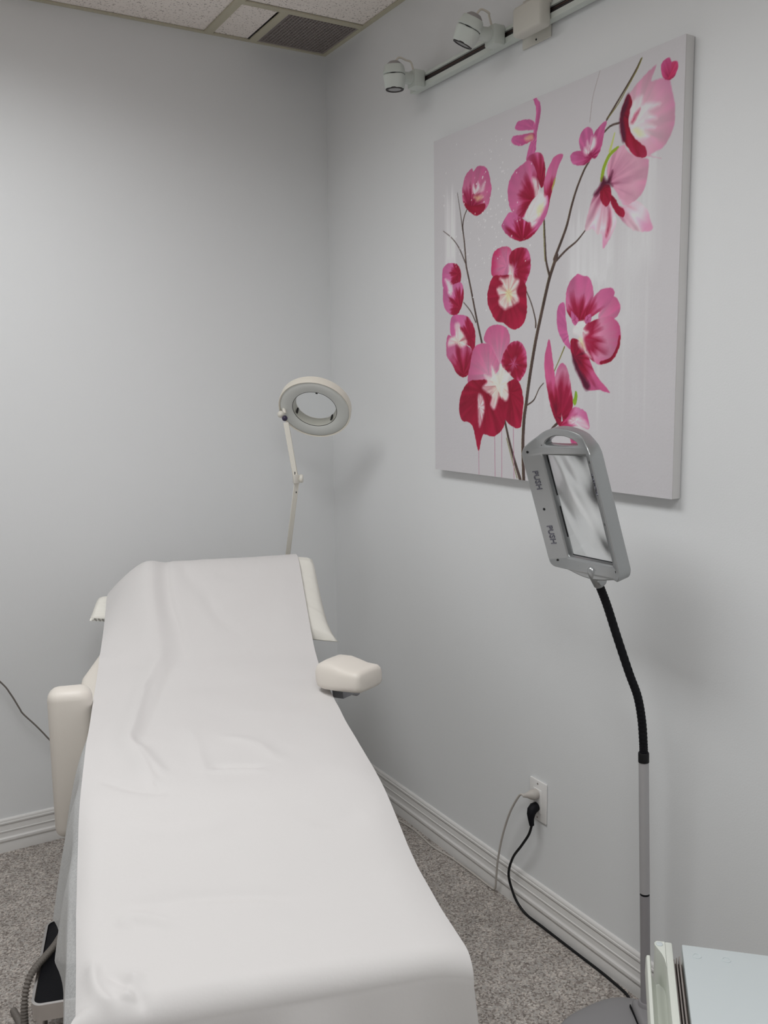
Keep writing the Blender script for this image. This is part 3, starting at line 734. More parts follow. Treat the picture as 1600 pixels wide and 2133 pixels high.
def slot(p, d, nm): box(nm, (-.0012, -.0082, -.005), (.0012, .0082, .005), M_SCREW, rl, mtx=Matrix.Translation(p))
slot(A1+(A0-A1)*.13+dv*-.003, None, 'arm_slot'); slot(B0+D1*.055+dv*-.001, None, 'arm_slot')
hk = Vector((-.3450, -.3250, 1.3800))-o+Vector((.0105, .034, -.0048))
bm = bmesh.new(); bmesh.ops.create_uvsphere(bm, u_segments=20, v_segments=12, radius=.0115, matrix=Matrix.Translation(hk)); from_bm('pivot_knob', bm, M_LAMPW, rl, True)
bm = bmesh.new(); bmesh.ops.create_uvsphere(bm, u_segments=16, v_segments=10, radius=.0092, matrix=Matrix.Translation(Vector((-.3350, -.3330, 1.3660))-o+Vector((.004, .021, -.003)))); from_bm('tightening_knob', bm, M_PURPLE, rl, True)
tube('head_yoke', [hk, hk+Vector((.012, -.004, .004)), rc-xx*.108+zx*.02], .006, M_LAMPW, rl, 10)
lathe('post', [(0, .03), (.016, .03), (.016, B2.z-.01), (.019, B2.z-.01), (.019, B2.z+.03), (.008, B2.z+.034), (0, B2.z+.034)], M_LAMPW, rl, 28, Matrix.Translation((B2.x, B2.y, 0)))
lathe('weighted_base', [(0, .022), (.150, .022), (.165, .026), (.165, .034), (.150, .044), (.03, .052), (0, .052)], M_LAMPW, rl, 56, Matrix.Translation((B2.x, B2.y, 0)))
for k in range(4):
    a = R(45+90*k); cx, cy = B2.x+.13*math.cos(a), B2.y+.13*math.sin(a)
    lathe('caster', [(0, -.006), (.0105, -.006), (.011, -.004), (.011, .004), (.0105, .006), (0, .006)], M_CASTER, rl, 18, axis_to((math.cos(a+.6), math.sin(a+.6), 0), (cx, cy, .011)))

# ---------------------------------------------------------------- rectangular magnifier floor lamp
fl = thing('magnifier_floor_lamp', 'silver rectangular magnifier on black gooseneck floor stand before the painting', 'lamp', (-.159, -1.678, 0))
o = Vector((-.159, -1.678, 0))
PB = Vector((-.0761, -1.6455, .07))-o; PT = Vector((-.09, -1.633, .6385))-o
bm = bmesh.new(); N = 72; rows = []
for (k, z) in ((0.0, .0), (.985, .0), (1, .003), (1, .016), (.985, .021), (.93, .0265), (.75, .033), (.45, .038), (0.0, .040)):
    row = []
    for i in range(N):
        a = 2*math.pi*i/N; e = 3.0; q = (abs(math.cos(a))**e+abs(math.sin(a))**e)**(-1/e)
        row.append(bm.verts.new((.139*q*k*math.cos(a), .139*q*k*math.sin(a), z)))
    rows.append(row)
for A, B in zip(rows[:-1], rows[1:]):
    for i in range(N): bm.faces.new((A[i], A[(i+1) % N], B[(i+1) % N], B[i]))
bmesh.ops.remove_doubles(bm, verts=bm.verts, dist=1e-5)
from_bm('base', bm, M_GREYB, fl, auto=50)
# raised housing on the base that carries the pole
ax = Vector((-.50, -.86, 0)).normalized(); side = Vector((.86, -.50, 0))
hm = basis(side, ax, (0, 0, 1), (PB.x, PB.y, .030))
bm = bmesh.new(); add_box(bm, (-.026, -.026, 0), (.030, .100, .030), .010, 3, hm); from_bm('pole_housing', bm, M_GREYB, fl, auto=40)
bm = bmesh.new(); add_box(bm, (-.0285, -.028, .000), (-.0255, .105, .012), .0008, 1, hm); from_bm('housing_seam', bm, M_BLACK, fl)
dp = (PT-PB).normalized(); LP = (PT-PB).length
pm = axis_to(dp, PB)
lathe('base_collar', [(0, -.018), (.0165, -.018), (.0165, -.004), (.0150, 0), (0, 0)], M_GREY, fl, 32, pm)
PJ = (.3300-.07)/(.6385-.07)*LP
lathe('lower_pole', [(0, -.01), (.0109, -.01), (.0109, PJ-.002), (0, PJ-.002)], M_GREY, fl, 32, pm)
lathe('joint_ring', [(0, PJ-.002), (.0104, PJ-.002), (.0104, PJ+.003), (0, PJ+.003)], M_BLACK, fl, 32, pm)
lathe('upper_pole', [(0, PJ+.003), (.0110, PJ+.003), (.0110, LP), (0, LP)], mat('pole_light_grey', S(184, 182, 184), .42, metal=.15), fl, 32, pm)
lathe('gooseneck_socket', [(0, LP), (.0118, LP), (.0118, LP+.020), (.0108, LP+.022), (0, LP+.022)], M_BLACKG, fl, 28, pm)
G = [PT+dp*.015] + [Vector(p)-o for p in [(-.0912, -1.6320, .6781), (-.0954, -1.6292, .7337), (-.1045, -1.6236, .788), (-.1217, -1.6133, .842), (-.1454, -1.5992, .9223), (-.1644, -1.588, .9891), (-.1800, -1.5830, 1.0290), (-.1900, -1.5812, 1.0510)]]
bm = bmesh.new(); gp = catmull(G, 30)
add_tube(bm, gp, [.0091+.00035*math.sin(i*1.3) for i in range(len(gp))], 16)
from_bm('gooseneck', bm, M_BLACK, fl, auto=50)
# head
hc_ = Vector((-.22268489, -1.56422945, 1.2034291))-o
RX = Vector((-.13033897, -.99042185, .04556666)); UX = Vector((-.26369111, .07893177, .96137234)); NX_ = Vector((-.95576082, .11328875, -.27145332))
head = basis(RX, UX, NX_, hc_)
def outline():
    P = []
    def arc(cx, cy, r, a0, a1, n=8):
        for i in range(n+1):
            a = R(a0+(a1-a0)*i/n); P.append((cx+r*math.cos(a), cy+r*math.sin(a)))
    W_ = .123
    arc(-W_+.020, -.116, .020, 180, 255)
    for i in range(1, 12):
        t = i/12; x = (-W_+.02)*(1-t)+(W_-.02)*t; P.append((x, -.1375-.0135*math.sin(math.pi*t)))
    arc(W_-.020, -.118, .020, 285, 360)
    arc(W_-.030, .116, .030, 0, 50)
    for i in range(1, 22):
        t = i/22; x = (W_-.0107)*(1-t)-(W_-.0107)*t; P.append((x, .139+.034*(1-abs(2*t-1)**2.0)))
    arc(-W_+.030, .116, .030, 130, 180)
    return P
def rrect(x0, x1, y0, y1, r, n=5):
    P = []
    for cx, cy, a in ((x1-r, y1-r, 0), (x0+r, y1-r, 90), (x0+r, y0+r, 180), (x1-r, y0+r, 270)):
        for i in range(n+1):
            b = R(a+90*i/n); P.append((cx+r*math.cos(b), cy+r*math.sin(b)))
    return P
hole = [(x, .1345+.002*(x/.06)**2) for x in [-.058+.0058*i for i in range(21)]] + [(.064, .139), (.062, .146)] + [(.056-.0056*i, .150+.0125*(1-abs(1-i/10)**2.2)) for i in range(21)] + [(-.062, .146), (-.064, .139)]
cu = bpy.data.curves.new('frame', 'CURVE'); cu.dimensions = '2D'; cu.fill_mode = 'BOTH'; cu.extrude = .0075; cu.bevel_depth = .0032; cu.bevel_resolution = 3
for pts in (outline(), rrect(-.0826, .0826, -.120, .120, .008), hole):
    sp = cu.splines.new('POLY'); sp.points.add(len(pts)-1); sp.use_cyclic_u = True
    for q, (x, y) in zip(sp.points, pts): q.co = (x, y, 0, 1)
tmp = bpy.data.objects.new('tmp', cu); C.objects.link(tmp)
bpy.context.view_layer.update()
me = bpy.data.meshes.new_from_object(tmp.evaluated_get(bpy.context.evaluated_depsgraph_get()))
bpy.data.objects.remove(tmp)
def dish(x, y):
    return max(0, abs(x)-.080)*.50 + max(0, -y-.120)*.35 + max(0, y-.165)*.2
bm = bmesh.new(); bm.from_mesh(me)
bmesh.ops.remove_doubles(bm, verts=bm.verts, dist=1e-5)
bmesh.ops.bisect_plane(bm, geom=bm.verts[:]+bm.edges[:]+bm.faces[:], plane_co=(-.0826, 0, 0), plane_no=(1, 0, 0))
bmesh.ops.bisect_plane(bm, geom=bm.verts[:]+bm.edges[:]+bm.faces[:], plane_co=(.0826, 0, 0), plane_no=(1, 0, 0))
for v in bm.verts:
    k = 1.0 if v.co.z > 0 else .55
    v.co.z += dish(v.co.x, v.co.y)*k; v.co = head @ v.co
from_bm('head_frame', bm, M_SILVER, fl, auto=32)
# inner step around the lens
bm = bmesh.new()
a_ = rrect(-.0850, .0850, -.1225, .1225, .008); b_ = rrect(-.0795, .0795, -.1165, .1165, .006)
for z0, z1 in ((.004, -.005),):
    A = [bm.verts.new(head @ Vector((x, y, z0))) for x, y in a_]; B = [bm.verts.new(head @ Vector((x, y, z0-.003))) for x, y in b_]
    D = [bm.verts.new(head @ Vector((x, y, z1))) for x, y in b_]; E_ = [bm.verts.new(head @ Vector((x, y, z1))) for x, y in a_]
    n_ = len(A)
    for P_, Q_ in ((A, B), (B, D), (D, E_), (E_, A)):
        for i in range(n_): bm.faces.new((P_[i], P_[(i+1) % n_], Q_[(i+1) % n_], Q_[i]))
from_bm('lens_bezel', bm, M_SILVER, fl, auto=32)
bm = bmesh.new()
for x0, x1, y0, y1 in ((-.0793, -.0775, .022, .1160), (-.0793, -.0775, -.075, -.003), (-.079, .079, -.1166, -.1150)):
    add_box(bm, (x0, y0, -.003), (x1, y1, -.0005), mtx=head)
from_bm('lens_gasket', bm, M_BLACK, fl)
# full-page Fresnel lens: a flat sheet whose fine concentric facets are carried by its shading normals
nx, ny, FK = 32, 44, 4.2
V_, F_, NO = [], [], []
for zz in (.0016, -.0016):
    for j in range(ny+1):
        for i in range(nx+1):
            x = -.0793+.1586*i/nx; y = -.1163+.2326*j/ny
            V_.append((x, y, zz))
            wv = .040*math.sin(80*x+42*y+1)+.022*math.sin(150*x+70*y)
            NO.append(Vector((FK*x+wv, FK*y*.9+wv, 1)).normalized() if zz > 0 else Vector((.04*math.sin(60*y), .03*math.sin(50*x+20*y), -1)).normalized())
K = (nx+1)*(ny+1); ix = lambda s, j, i: s*K+j*(nx+1)+i
for j in range(ny):
    for i in range(nx):
        F_.append((ix(0, j, i), ix(0, j, i+1), ix(0, j+1, i+1), ix(0, j+1, i)))
        F_.append((ix(1, j, i), ix(1, j+1, i), ix(1, j+1, i+1), ix(1, j, i+1)))
me = bpy.data.meshes.new('magnifier_lens'); me.from_pydata(V_, [], F_); me.update()
me.polygons.foreach_set('use_smooth', [True]*len(me.polygons))
me.normals_split_custom_set_from_vertices([tuple(n_) for n_ in NO])
lo_ = link('magnifier_lens', me, M_LENS, fl)
lo_.matrix_local = head @ Matrix.Translation((0, 0, -.003))
def on_band(x, y, lift=.0009): return Vector((x, y, .0107+dish(x, y)+lift))
tl = math.atan(.50)
for x, y in ((-.110, .128), (-.072, .139), (.076, .137), (-.106, -.004), (-.104, -.124), (-.040, -.134), (.022, -.136), (.106, .110), (.106, -.020), (.100, -.124)):
    mm = head @ Matrix.Translation(on_band(x, y, -.0006)) @ Matrix.Rotation(tl*(-1 if x > .08 else (1 if x < -.08 else 0)), 4, 'Y')
    lathe('screw', [(0, .0012), (.0030, .0010), (.0032, 0), (0, 0)], M_SCREW, fl, 12, mm)
M_LETTER = mat('raised_letter', S(118, 118, 128), .3, metal=.8)
for (x, y, s) in ((-.1045, .063, 1), (-.1045, -.064, 1), (.1045, .063, -1)):
    fc = bpy.data.curves.new('push', 'FONT'); fc.body = 'PUSH'; fc.size = .0185; fc.offset = .0002; fc.extrude = .0016; fc.align_x = 'CENTER'; fc.align_y = 'CENTER'; fc.resolution_u = 3
    fo = bpy.data.objects.new('tmp', fc); C.objects.link(fo); bpy.context.view_layer.update()
    me = bpy.data.meshes.new_from_object(fo.evaluated_get(bpy.context.evaluated_depsgraph_get())); bpy.data.objects.remove(fo)
    th = tl if x < 0 else -tl
    mm = head @ Matrix.Translation(on_band(x, y, 0.0)) @ Matrix.Rotation(th, 4, 'Y') @ Matrix.Rotation(-math.pi/2 if s > 0 else math.pi/2, 4, 'Z')
    me.transform(mm); link('push_lettering', me, M_LETTER, fl)
# neck joint gripping the gooseneck in front of the lower band
g_end = gp[-1]; g_dir = (gp[-1]-gp[-12]).normalized(); UXn = UX.normalized()
tube('neck_joint', [g_end-g_dir*.020, g_end-g_dir*.016, g_end-g_dir*.004, g_end+UXn*.010+NX_*.004, g_end+UXn*.020+NX_*.006, g_end+UXn*.0265+NX_*.007, g_end+UXn*.0295+NX_*.007], [.0095, .0120, .0128, .0118, .0106, .0078, .003], M_SILVER, fl, 20)
box('neck_bracket', (-.014, -.156, -.006), (.018, -.132, .010), M_SILVER, fl, bev=.004, mtx=head)
lathe('neck_knob', [(0, 0), (.0085, 0), (.010, .003), (.0095, .010), (0, .012)], M_SILVER, fl, 20, axis_to(RX, g_end+RX*.010-g_dir*.004))
# ---------------------------------------------------------------- treatment bed (local frame: x across, -y towards the foot)
BO, BR = (-.520*.9612617, .520*.2756374, 0), R(-16)
ZS = [.34, .40, .45, .49, .53, .565, .60, .70, .80, .89, 1.03, 1.2, 1.6, 1.66, 1.76, 1.85, 1.95, 2.05, 2.10]
ZV = [.80, .875, .920, .940, .946, .940, .922, .853, .790, .745, .715, .703, .703, .695, .665, .635, .612, .600, .592]
KS = [.34, .50, .62, .74, .86, .95, 1.03, 1.2]      # upholstery under the pillow
KV = [.845, .835, .796, .754, .718, .696, .682, .673]
_zs = np.linspace(.30, 2.14, 737); _zv = np.interp(_zs, ZS, ZV); _zv = np.convolve(np.pad(_zv, 14, 'edge'), np.hanning(31)[1:-1]/np.hanning(31).sum(), 'valid')
def zp(s): return np.interp(s, _zs, _zv)
def zk(s): return np.where(np.asarray(s) < 1.2, np.interp(s, KS, KV), np.interp(s, ZS, ZV)-.030)
def shift(s): return np.interp(s, [.5, .74, .90, 1.03, 1.31, 1.54, 1.65, 1.77, 1.85, 1.95, 2.07], [.010, .002, -.004, -.009, -.009, -.005, -.002, .002, .005, .011, .018])
bed = thing('treatment_bed', 'white vinyl reclining treatment bed covered with paper and a pillow', 'bed', BO, BR)
def slab(name, s0, s1, wl, wr, th, parent, ns=26, corner=.04, lift=0.0, m=None):
    'cushion whose top follows the bed profile, with rounded edges; wl, wr: edges as functions of s'
    S_ = np.linspace(s0, s1, ns); us = np.linspace(-1, 1, 25); bm = bmesh.new(); rings = []
    for s in S_:
        e = min(s-s0, s1-s); k = 1.0 if e > corner else math.sqrt(max(0, 1-(1-e/corner)**2))
        xa, xb = wl(s)+(1-k)*corner*.8, wr(s)-(1-k)*corner*.8
        z1 = float(zk(s))+lift; row = []
        mid, hw = (xa+xb)/2, (xb-xa)/2
        n = 56
        for i in range(n):
            a = 2*math.pi*i/n; c_, s_ = math.cos(a), math.sin(a)
            x = mid+hw*math.copysign(abs(c_)**.16, c_); z = math.copysign(abs(s_)**.36, s_)
            row.append(bm.verts.new((x, -s, z1-th/2+th/2*z*(.35+.65*k))))
        rings.append(row)
    for A, B in zip(rings[:-1], rings[1:]):
        for i in range(len(A)): bm.faces.new((A[i], A[(i+1) % len(A)], B[(i+1) % len(A)], B[i]))
    bm.faces.new(rings[0]); bm.faces.new(rings[-1])
    return from_bm(name, bm, m or M_VINYL, parent, auto=60)
bk = slab('backrest_cushion', .40, .995, lambda s: np.interp(s, [.4, .62, .74, .86, 1.0], [-.235, -.255, -.292, -.338, -.325]), lambda s: np.interp(s, [.4, .62, .74, .86, 1.0], [.235, .255, .275, .290, .297]), .085, bed)
slab('seat_cushion', 1.005, 1.645, lambda s: -.278, lambda s: .268, .095, bed)
slab('leg_cushion', 1.655, 2.040, lambda s: -.276, lambda s: .266, .085, bed)
M_FRAME = mat('bed_frame_grey', S(150, 150, 155), .4, metal=.4)
bm = bmesh.new()
for x in (-.16, .16):
    add_tube(bm, [(x, -.50, .745), (x, -.86, .632), (x, -1.02, .588), (x, -1.62, .588), (x, -2.03, .495)], .014, 10)
add_tube(bm, [(-.16, -1.10, .588), (.16, -1.10, .588)], .012, 10); add_tube(bm, [(-.16, -1.55, .588), (.16, -1.55, .588)], .012, 10)
from_bm('bed_frame', bm, M_FRAME, bed, auto=50)
bm = bmesh.new(); add_box(bm, (-.13, -1.52, .16), (.13, -1.12, .580), .02, 3); from_bm('lift_column', bm, M_CART, bed, auto=35)
bm = bmesh.new(); add_box(bm, (-.16, -1.86, .012), (.16, -.80, .16), .03, 3); from_bm('base_cover', bm, M_CART, bed, auto=35)
for x in (-.12, .12):
    for y in (-1.80, -.86): lathe('foot', [(0, 0), (.022, 0), (.024, .006), (.018, .014), (0, .014)], M_BLACK, bed, 20, Matrix.Translation((x, y, 0)))
# left armrest hangs straight down beside the seat, right one is swung out
bm = bmesh.new(); add_box(bm, (-.051, -.036, -.186), (.051, .036, .186), .026, 4)
for v in bm.verts:
    f_ = (v.co.z+.186)/.372
    v.co.y *= .82+.18*f_; v.co.x += .004*math.sin(f_*3.1)
al = from_bm('armrest', bm, M_VINYL, bed, auto=60, loc=(-.347, -1.066, .569))
al['label'] = 'left armrest pad folded straight down'
tube('armrest_hinge', [(.030, .020, .08), (.075, .024, .045), (.115, .026, .030)], .011, M_FRAME, al, 12, 4)
d = Vector((.39, -.92, .10)).normalized(); rot = Matrix.Rotation(R(16), 3, 'Z'); d = rot @ d
e = Vector((0, 0, 1)).cross(d).normalized()*-1; upv = e.cross(d)
if upv.z < 0: upv = -upv
# pad: lofted outline, humped towards the rear and blunt at the front
bm = bmesh.new(); rows = []
for (t, hw, zt, zb) in ((-.132, .018, .012, -.014), (-.126, .034, .024, -.021), (-.113, .046, .036, -.026), (-.095, .052, .044, -.029), (-.065, .054, .043, -.030), (-.040, .054, .036, -.030), (-.018, .053, .029, -.030), (0, .053, .027, -.030), (.012, .052, .026, -.0295), (.020, .048, .022, -.026), (.0235, .040, .014, -.018)):
    row = []
    for i in range(36):
        a = 2*math.pi*i/36; c_, s_ = math.cos(a), math.sin(a)
        y = hw*math.copysign(abs(c_)**.42, c_); z = (zt if s_ > 0 else -zb)*math.copysign(abs(s_)**.55, s_)
        row.append(bm.verts.new(d*t+e*y+upv*z))
    rows.append(row)
for A, B in zip(rows[:-1], rows[1:]):
    for i in range(36): bm.faces.new((A[i], A[(i+1) % 36], B[(i+1) % 36], B[i]))
bm.faces.new(rows[0]); bm.faces.new(rows[-1])
bi = Matrix.Rotation(R(16), 4, 'Z')
ap = Matrix.Rotation(R(16), 3, 'Z') @ (Vector((-.498, -1.109, .757))-Vector(BO))
ar = from_bm('armrest', bm, M_VINYL, bed, auto=60, loc=ap)
ar['label'] = 'right armrest pad swung outwards'
seam = [d*t+e*-y+upv*z for t, y, z in ((-.128, .030, .012), (-.115, .044, .020), (-.095, .0525, .021), (-.06, .0545, .018), (-.03, .0545, .014))]
tube('seam', seam, .0009, mat('seam_grey', S(150, 142, 134), .8), ar, 6, 6)  # thin seam line in a darker tone than the pad
box('armrest_bracket', (-.030, -.022, -.062), (.012, .016, -.026), M_FRAME, ar, bev=.006, mtx=basis(e, d, upv, d*-.085+e*-.010))
tube('bracket_arm', [d*-.09+e*-.02+upv*-.05, d*-.10+e*-.06+upv*-.06, d*-.11+e*-.10+upv*-.075], .010, M_FRAME, ar, 12, 3)

# ---------------------------------------------------------------- paper folds
RIDGES = [  # polyline in (x, s), height, width towards -x, width towards +x
 ([(-.150, .49), (-.155, .60), (-.150, .70), (-.140, .80), (-.128, .90), (-.150, .98)], .013, .055, .030),
 ([(-.110, .50), (-.108, .625), (-.098, .70), (-.080, .78), (-.066, .88)], -.010, .030, .012),
 ([(-.066, .53), (-.050, .60), (.000, .67), (.030, .74), (.080, .80)], -.006, .022, .014),
 ([(-.127, .88), (-.165, 1.02), (-.189, 1.25), (-.194, 1.33), (-.165, 1.47), (-.151, 1.55)], .010, .030, .014),
 ([(-.095, .92), (-.120, 1.03), (-.150, 1.22), (-.165, 1.33)], -.007, .018, .030),
 ([(-.175, 1.36), (-.150, 1.455), (-.132, 1.525)], .006, .010, .016),
 ([(-.242, 1.517), (-.18, 1.579), (-.122, 1.604)], -.004, .016, .016),
 ([(-.065, 1.295), (-.055, 1.416), (-.05, 1.546)], .003, .012, .016),
 ([(-.031, 1.508), (.017, 1.517), (.069, 1.53)], -.0035, .012, .012),
 ([(-.04, 1.53), (.017, 1.535), (.06, 1.55)], .003, .012, .012),
 ([(.002, 1.358), (.065, 1.408), (.098, 1.5)], .0035, .014, .020),
 ([(.03, .60), (.09, .62), (.16, .60)], -.004, .020, .020), ([(.02, .72), (.08, .70), (.15, .69)], .003, .02, .02),
 ([(-.204, 1.864), (-.093, 1.864), (.065, 1.893)], -.0035, .016, .016), ([(-.213, 1.906), (-.199, 1.885), (-.132, 1.914)], .004, .012, .014),
 ([(-.261, 1.964), (-.256, 2.019), (-.228, 2.065)], .006, .012, .010), ([(-.20, 2.00), (-.215, 2.05)], .006, .014, .014), ([(-.24, 1.99), (-.205, 2.03), (-.19, 2.07)], -.005, .010, .010),
 ([(.10, 1.70), (.16, 1.74), (.22, 1.72)], -.003, .02, .02), ([(-.20, 1.70), (-.10, 1.72), (0, 1.70)], .0025, .02, .02)]
def folds(X, S_):
    Z = np.zeros(X.shape)
    for pts, h, wa, wb in RIDGES:
        P = np.array([tuple(p) for p in catmull([(a, b, 0) for a, b in pts], 6)])[:, :2]
        best = np.full(X.shape, 9.0); sg = np.zeros(X.shape); tt = np.zeros(X.shape)
        for i in range(len(P)-1):
            a, b = P[i], P[i+1]; dd = b-a; L = dd@dd+1e-12
            q = np.clip(((X-a[0])*dd[0]+(S_-a[1])*dd[1])/L, 0, 1)
            dx, dy = X-a[0]-q*dd[0], S_-a[1]-q*dd[1]; ds = np.hypot(dx, dy); u = ds < best
            best = np.where(u, ds, best); sg = np.where(u, dx*dd[1]-dy*dd[0], sg); tt = np.where(u, (i+q)/(len(P)-1), tt)
        wd = np.where(sg < 0, wa, wb)
        Z += h*np.exp(-(best/wd)**2*1.2)*np.clip(np.sin(math.pi*np.clip(tt*.86+.07, 0, 1))*1.4, 0, 1)
    return Z
def shoulder(X, S_):
    k = np.clip((-.165-X)/.12, 0, 1.2)
    return -.088*k**1.6*np.clip((.86-S_)/.26, 0, 1)
def grid_obj(name, P, m, label, cat):
    ny, nx = P.shape[:2]; i = np.arange(ny*nx).reshape(ny, nx)
    f = np.stack([i[:-1, :-1], i[1:, :-1], i[1:, 1:], i[:-1, 1:]], -1).reshape(-1, 4)
    o = raw(name, P.reshape(-1, 3), f.tolist(), m, None, True)
    o.location = BO; o.rotation_euler = (0, 0, BR)
    return tag(o, label, cat)
def path_sz():
    'the paper\'s path along the bed: (s, z) from behind the pillow to the hanging end'
    s = np.concatenate([np.linspace(.385, 2.036, 320), 2.036+.034*np.sin(np.linspace(.05, math.pi/2, 24))])
    z = zp(s); a = np.linspace(.05, math.pi/2, 24); z0 = float(zp(2.036)); z[-24:] = z0-.034*(1-np.cos(a))-.004*np.sin(a)
    s2 = 2.070+.034*np.linspace(.02, 1, 50); z2 = np.linspace(z[-1]-.004, z[-1]-.27, 50)
    return np.concatenate([s, s2]), np.concatenate([z, z2])
sp_, zp_ = path_sz()
xs = np.linspace(-.285, .285, 150)
Xg, Sg = np.meshgrid(xs, sp_); Zg = np.repeat(zp_[:, None], len(xs), 1)
hang = np.clip((Sg-2.046)/.023, 0, 1)
top = 1-hang
wr_ = folds(Xg, Sg)*top*(1+.35*np.clip((Sg-1.2)/.3, 0, 1))
wr_ += (vnoise(Xg*9+4, Sg*9)-.5)*.0065*top*np.clip((Sg-.5)/.2, 0, 1)+(vnoise(Xg*26+14, Sg*20)-.5)*.0018*top
curl = -.016*np.clip((Xg-.215)/.07, 0, 1)**2*np.clip((Sg-1.25)/.35, 0, 1) - .012*np.clip((-Xg-.25)/.035, 0, 1)**2*np.clip((Sg-1.4)/.3, 0, 1)*top
Yg = -(Sg+hang*(.010*np.sin(Xg*17+.6)+.006*np.sin(Xg*41))*np.clip((zp_[-50]-Zg)/.12, 0, 1))
fl_ = hang*np.clip((.555-Zg)/.2, 0, 1)
Xo = Xg+shift(Sg)+.022*np.clip(Xg/.285, 0, 1)*fl_-.012*np.clip(-Xg/.285, 0, 1)**4*hang+.014*np.clip(Xg/.285, 0, 1)**3*np.clip((Sg-1.8)/.25, 0, 1) 
Zo = Zg+wr_+curl+shoulder(Xg, Sg)
pp = grid_obj('exam_paper', np.stack([Xo, Yg, Zo], -1), M_PAPER, 'long white paper sheet draped over the treatment bed and its pillow', 'paper sheet')

def pap(x, s):
    'height of the paper above a point of the bed'
    x, s = np.broadcast_arrays(np.asarray(x, float), np.asarray(s, float))
    i = np.clip((x-shift(s)-xs[0])/(xs[1]-xs[0]), 0, len(xs)-1.001); j = np.interp(s, sp_[:342], np.arange(342.))
    i0, j0 = i.astype(int), np.minimum(j.astype(int), 340); fx, fy = i-i0, j-j0
    return (Zo[j0, i0]*(1-fx)+Zo[j0, i0+1]*fx)*(1-fy)+(Zo[j0+1, i0]*(1-fx)+Zo[j0+1, i0+1]*fx)*fy

# pillow between backrest and paper
nu, nv = 61, 49
us = np.linspace(-1, 1, nu); vs = np.linspace(0, 1, nv)
Ug, Vg = np.meshgrid(us, vs)
Sv = .815-.375*Vg-.205*((1-Ug)/2)*(1-.60*Vg)
Xp = np.where(Ug < 0, Ug*(.316-.034*Vg), Ug*.338)+.014*Ug*np.where(Ug > 0, np.abs(2*Vg-1)**4, (1-Vg)**4*.4)+np.where(Ug > 0, .010*(1-Vg)*Ug**3, 0)
zb = np.interp(Sv, KS, KV)+.004
lid = np.minimum.reduce([pap(Xp+a, Sv+b) for a in (-.008, 0, .008) for b in (-.008, 0, .008)])
zt = np.maximum(lid-.005, zb+.002)
kk = np.interp(Sv, [.44, .50, .56, .66, .74, .815], [.55, .88, .86, .55, .25, .08])
kk = np.where(Ug < 0, kk*(1-.45*np.clip(-Ug, 0, 1)**4), kk)
seamz = zb+np.maximum(zt-zb, 0)*kk
fe = np.clip(1-np.abs(Ug)**7, 0, 1)**.55*np.clip(1-np.abs(2*Vg-1)**10, 0, 1)**.5
pk = .005*np.sin(Vg*38+1)*np.abs(Ug)**8+.004*np.sin(Vg*67)*np.abs(Ug)**6
Zt = seamz+np.maximum(zt-seamz, .004)*fe+pk*fe
Zb = np.minimum(seamz+(zb-seamz)*fe, Zt-.0005)
Zb = np.maximum(Zb, np.minimum(zb, Zt-.0005))
cov = (Xp > -.305) & (Xp < .31)
Zt = np.where(cov, np.minimum(Zt, lid-.004), Zt); Zb = np.minimum(Zb, Zt-.001)
i0 = np.arange(nu*nv).reshape(nv, nu); i1 = i0+nu*nv
q4 = lambda i: np.stack([i[:-1, :-1], i[1:, :-1], i[1:, 1:], i[:-1, 1:]], -1).reshape(-1, 4)
fs = q4(i0).tolist()+q4(i1)[:, ::-1].tolist()
bdr = lambda i: list(i[0, :-1])+list(i[:-1, -1])+list(i[-1, :0:-1])+list(i[:0:-1, 0])
e0, e1 = bdr(i0), bdr(i1)
fs += [[int(e0[k]), int(e0[(k+1) % len(e0)]), int(e1[(k+1) % len(e0)]), int(e1[k])] for k in range(len(e0))]
pv = np.concatenate([np.stack([Xp, -Sv, Zt], -1).reshape(-1, 3), np.stack([Xp, -Sv, Zb], -1).reshape(-1, 3)])
pil = thing('pillow', 'soft white pillow lying on the raised head of the bed', 'pillow', BO, BR)
raw('pillow_body', pv, fs, M_PILLOW, pil, True)
# flat sewn flange along the right, lower and upper seams
def flange(name, us_, vs_, outx, outs, lift):
    A, B = [], []
    for u, v in zip(us_, vs_):
        j, i = int(round(v*(nv-1))), int(round((u+1)/2*(nu-1)))
        x, s, z = Xp[j, i], Sv[j, i], Zt[j, i]-.0008
        A.append((x, -s, z)); B.append((x+outx, -(s+outs), z+lift))
    n = len(A); raw(name, A+B, [(i, i+1, n+i+1, n+i) for i in range(n-1)], M_PILLOW, pil, True)
flange('pillow_hem', np.linspace(.55, 1, 24), [0]*24, .005, .015, .004); flange('pillow_hem', np.linspace(-1, -.6, 24), [0]*24, -.002, .014, -.004)
flange('pillow_hem', np.linspace(.80, 1, 14), [.93]*14, .010, .006, .003)

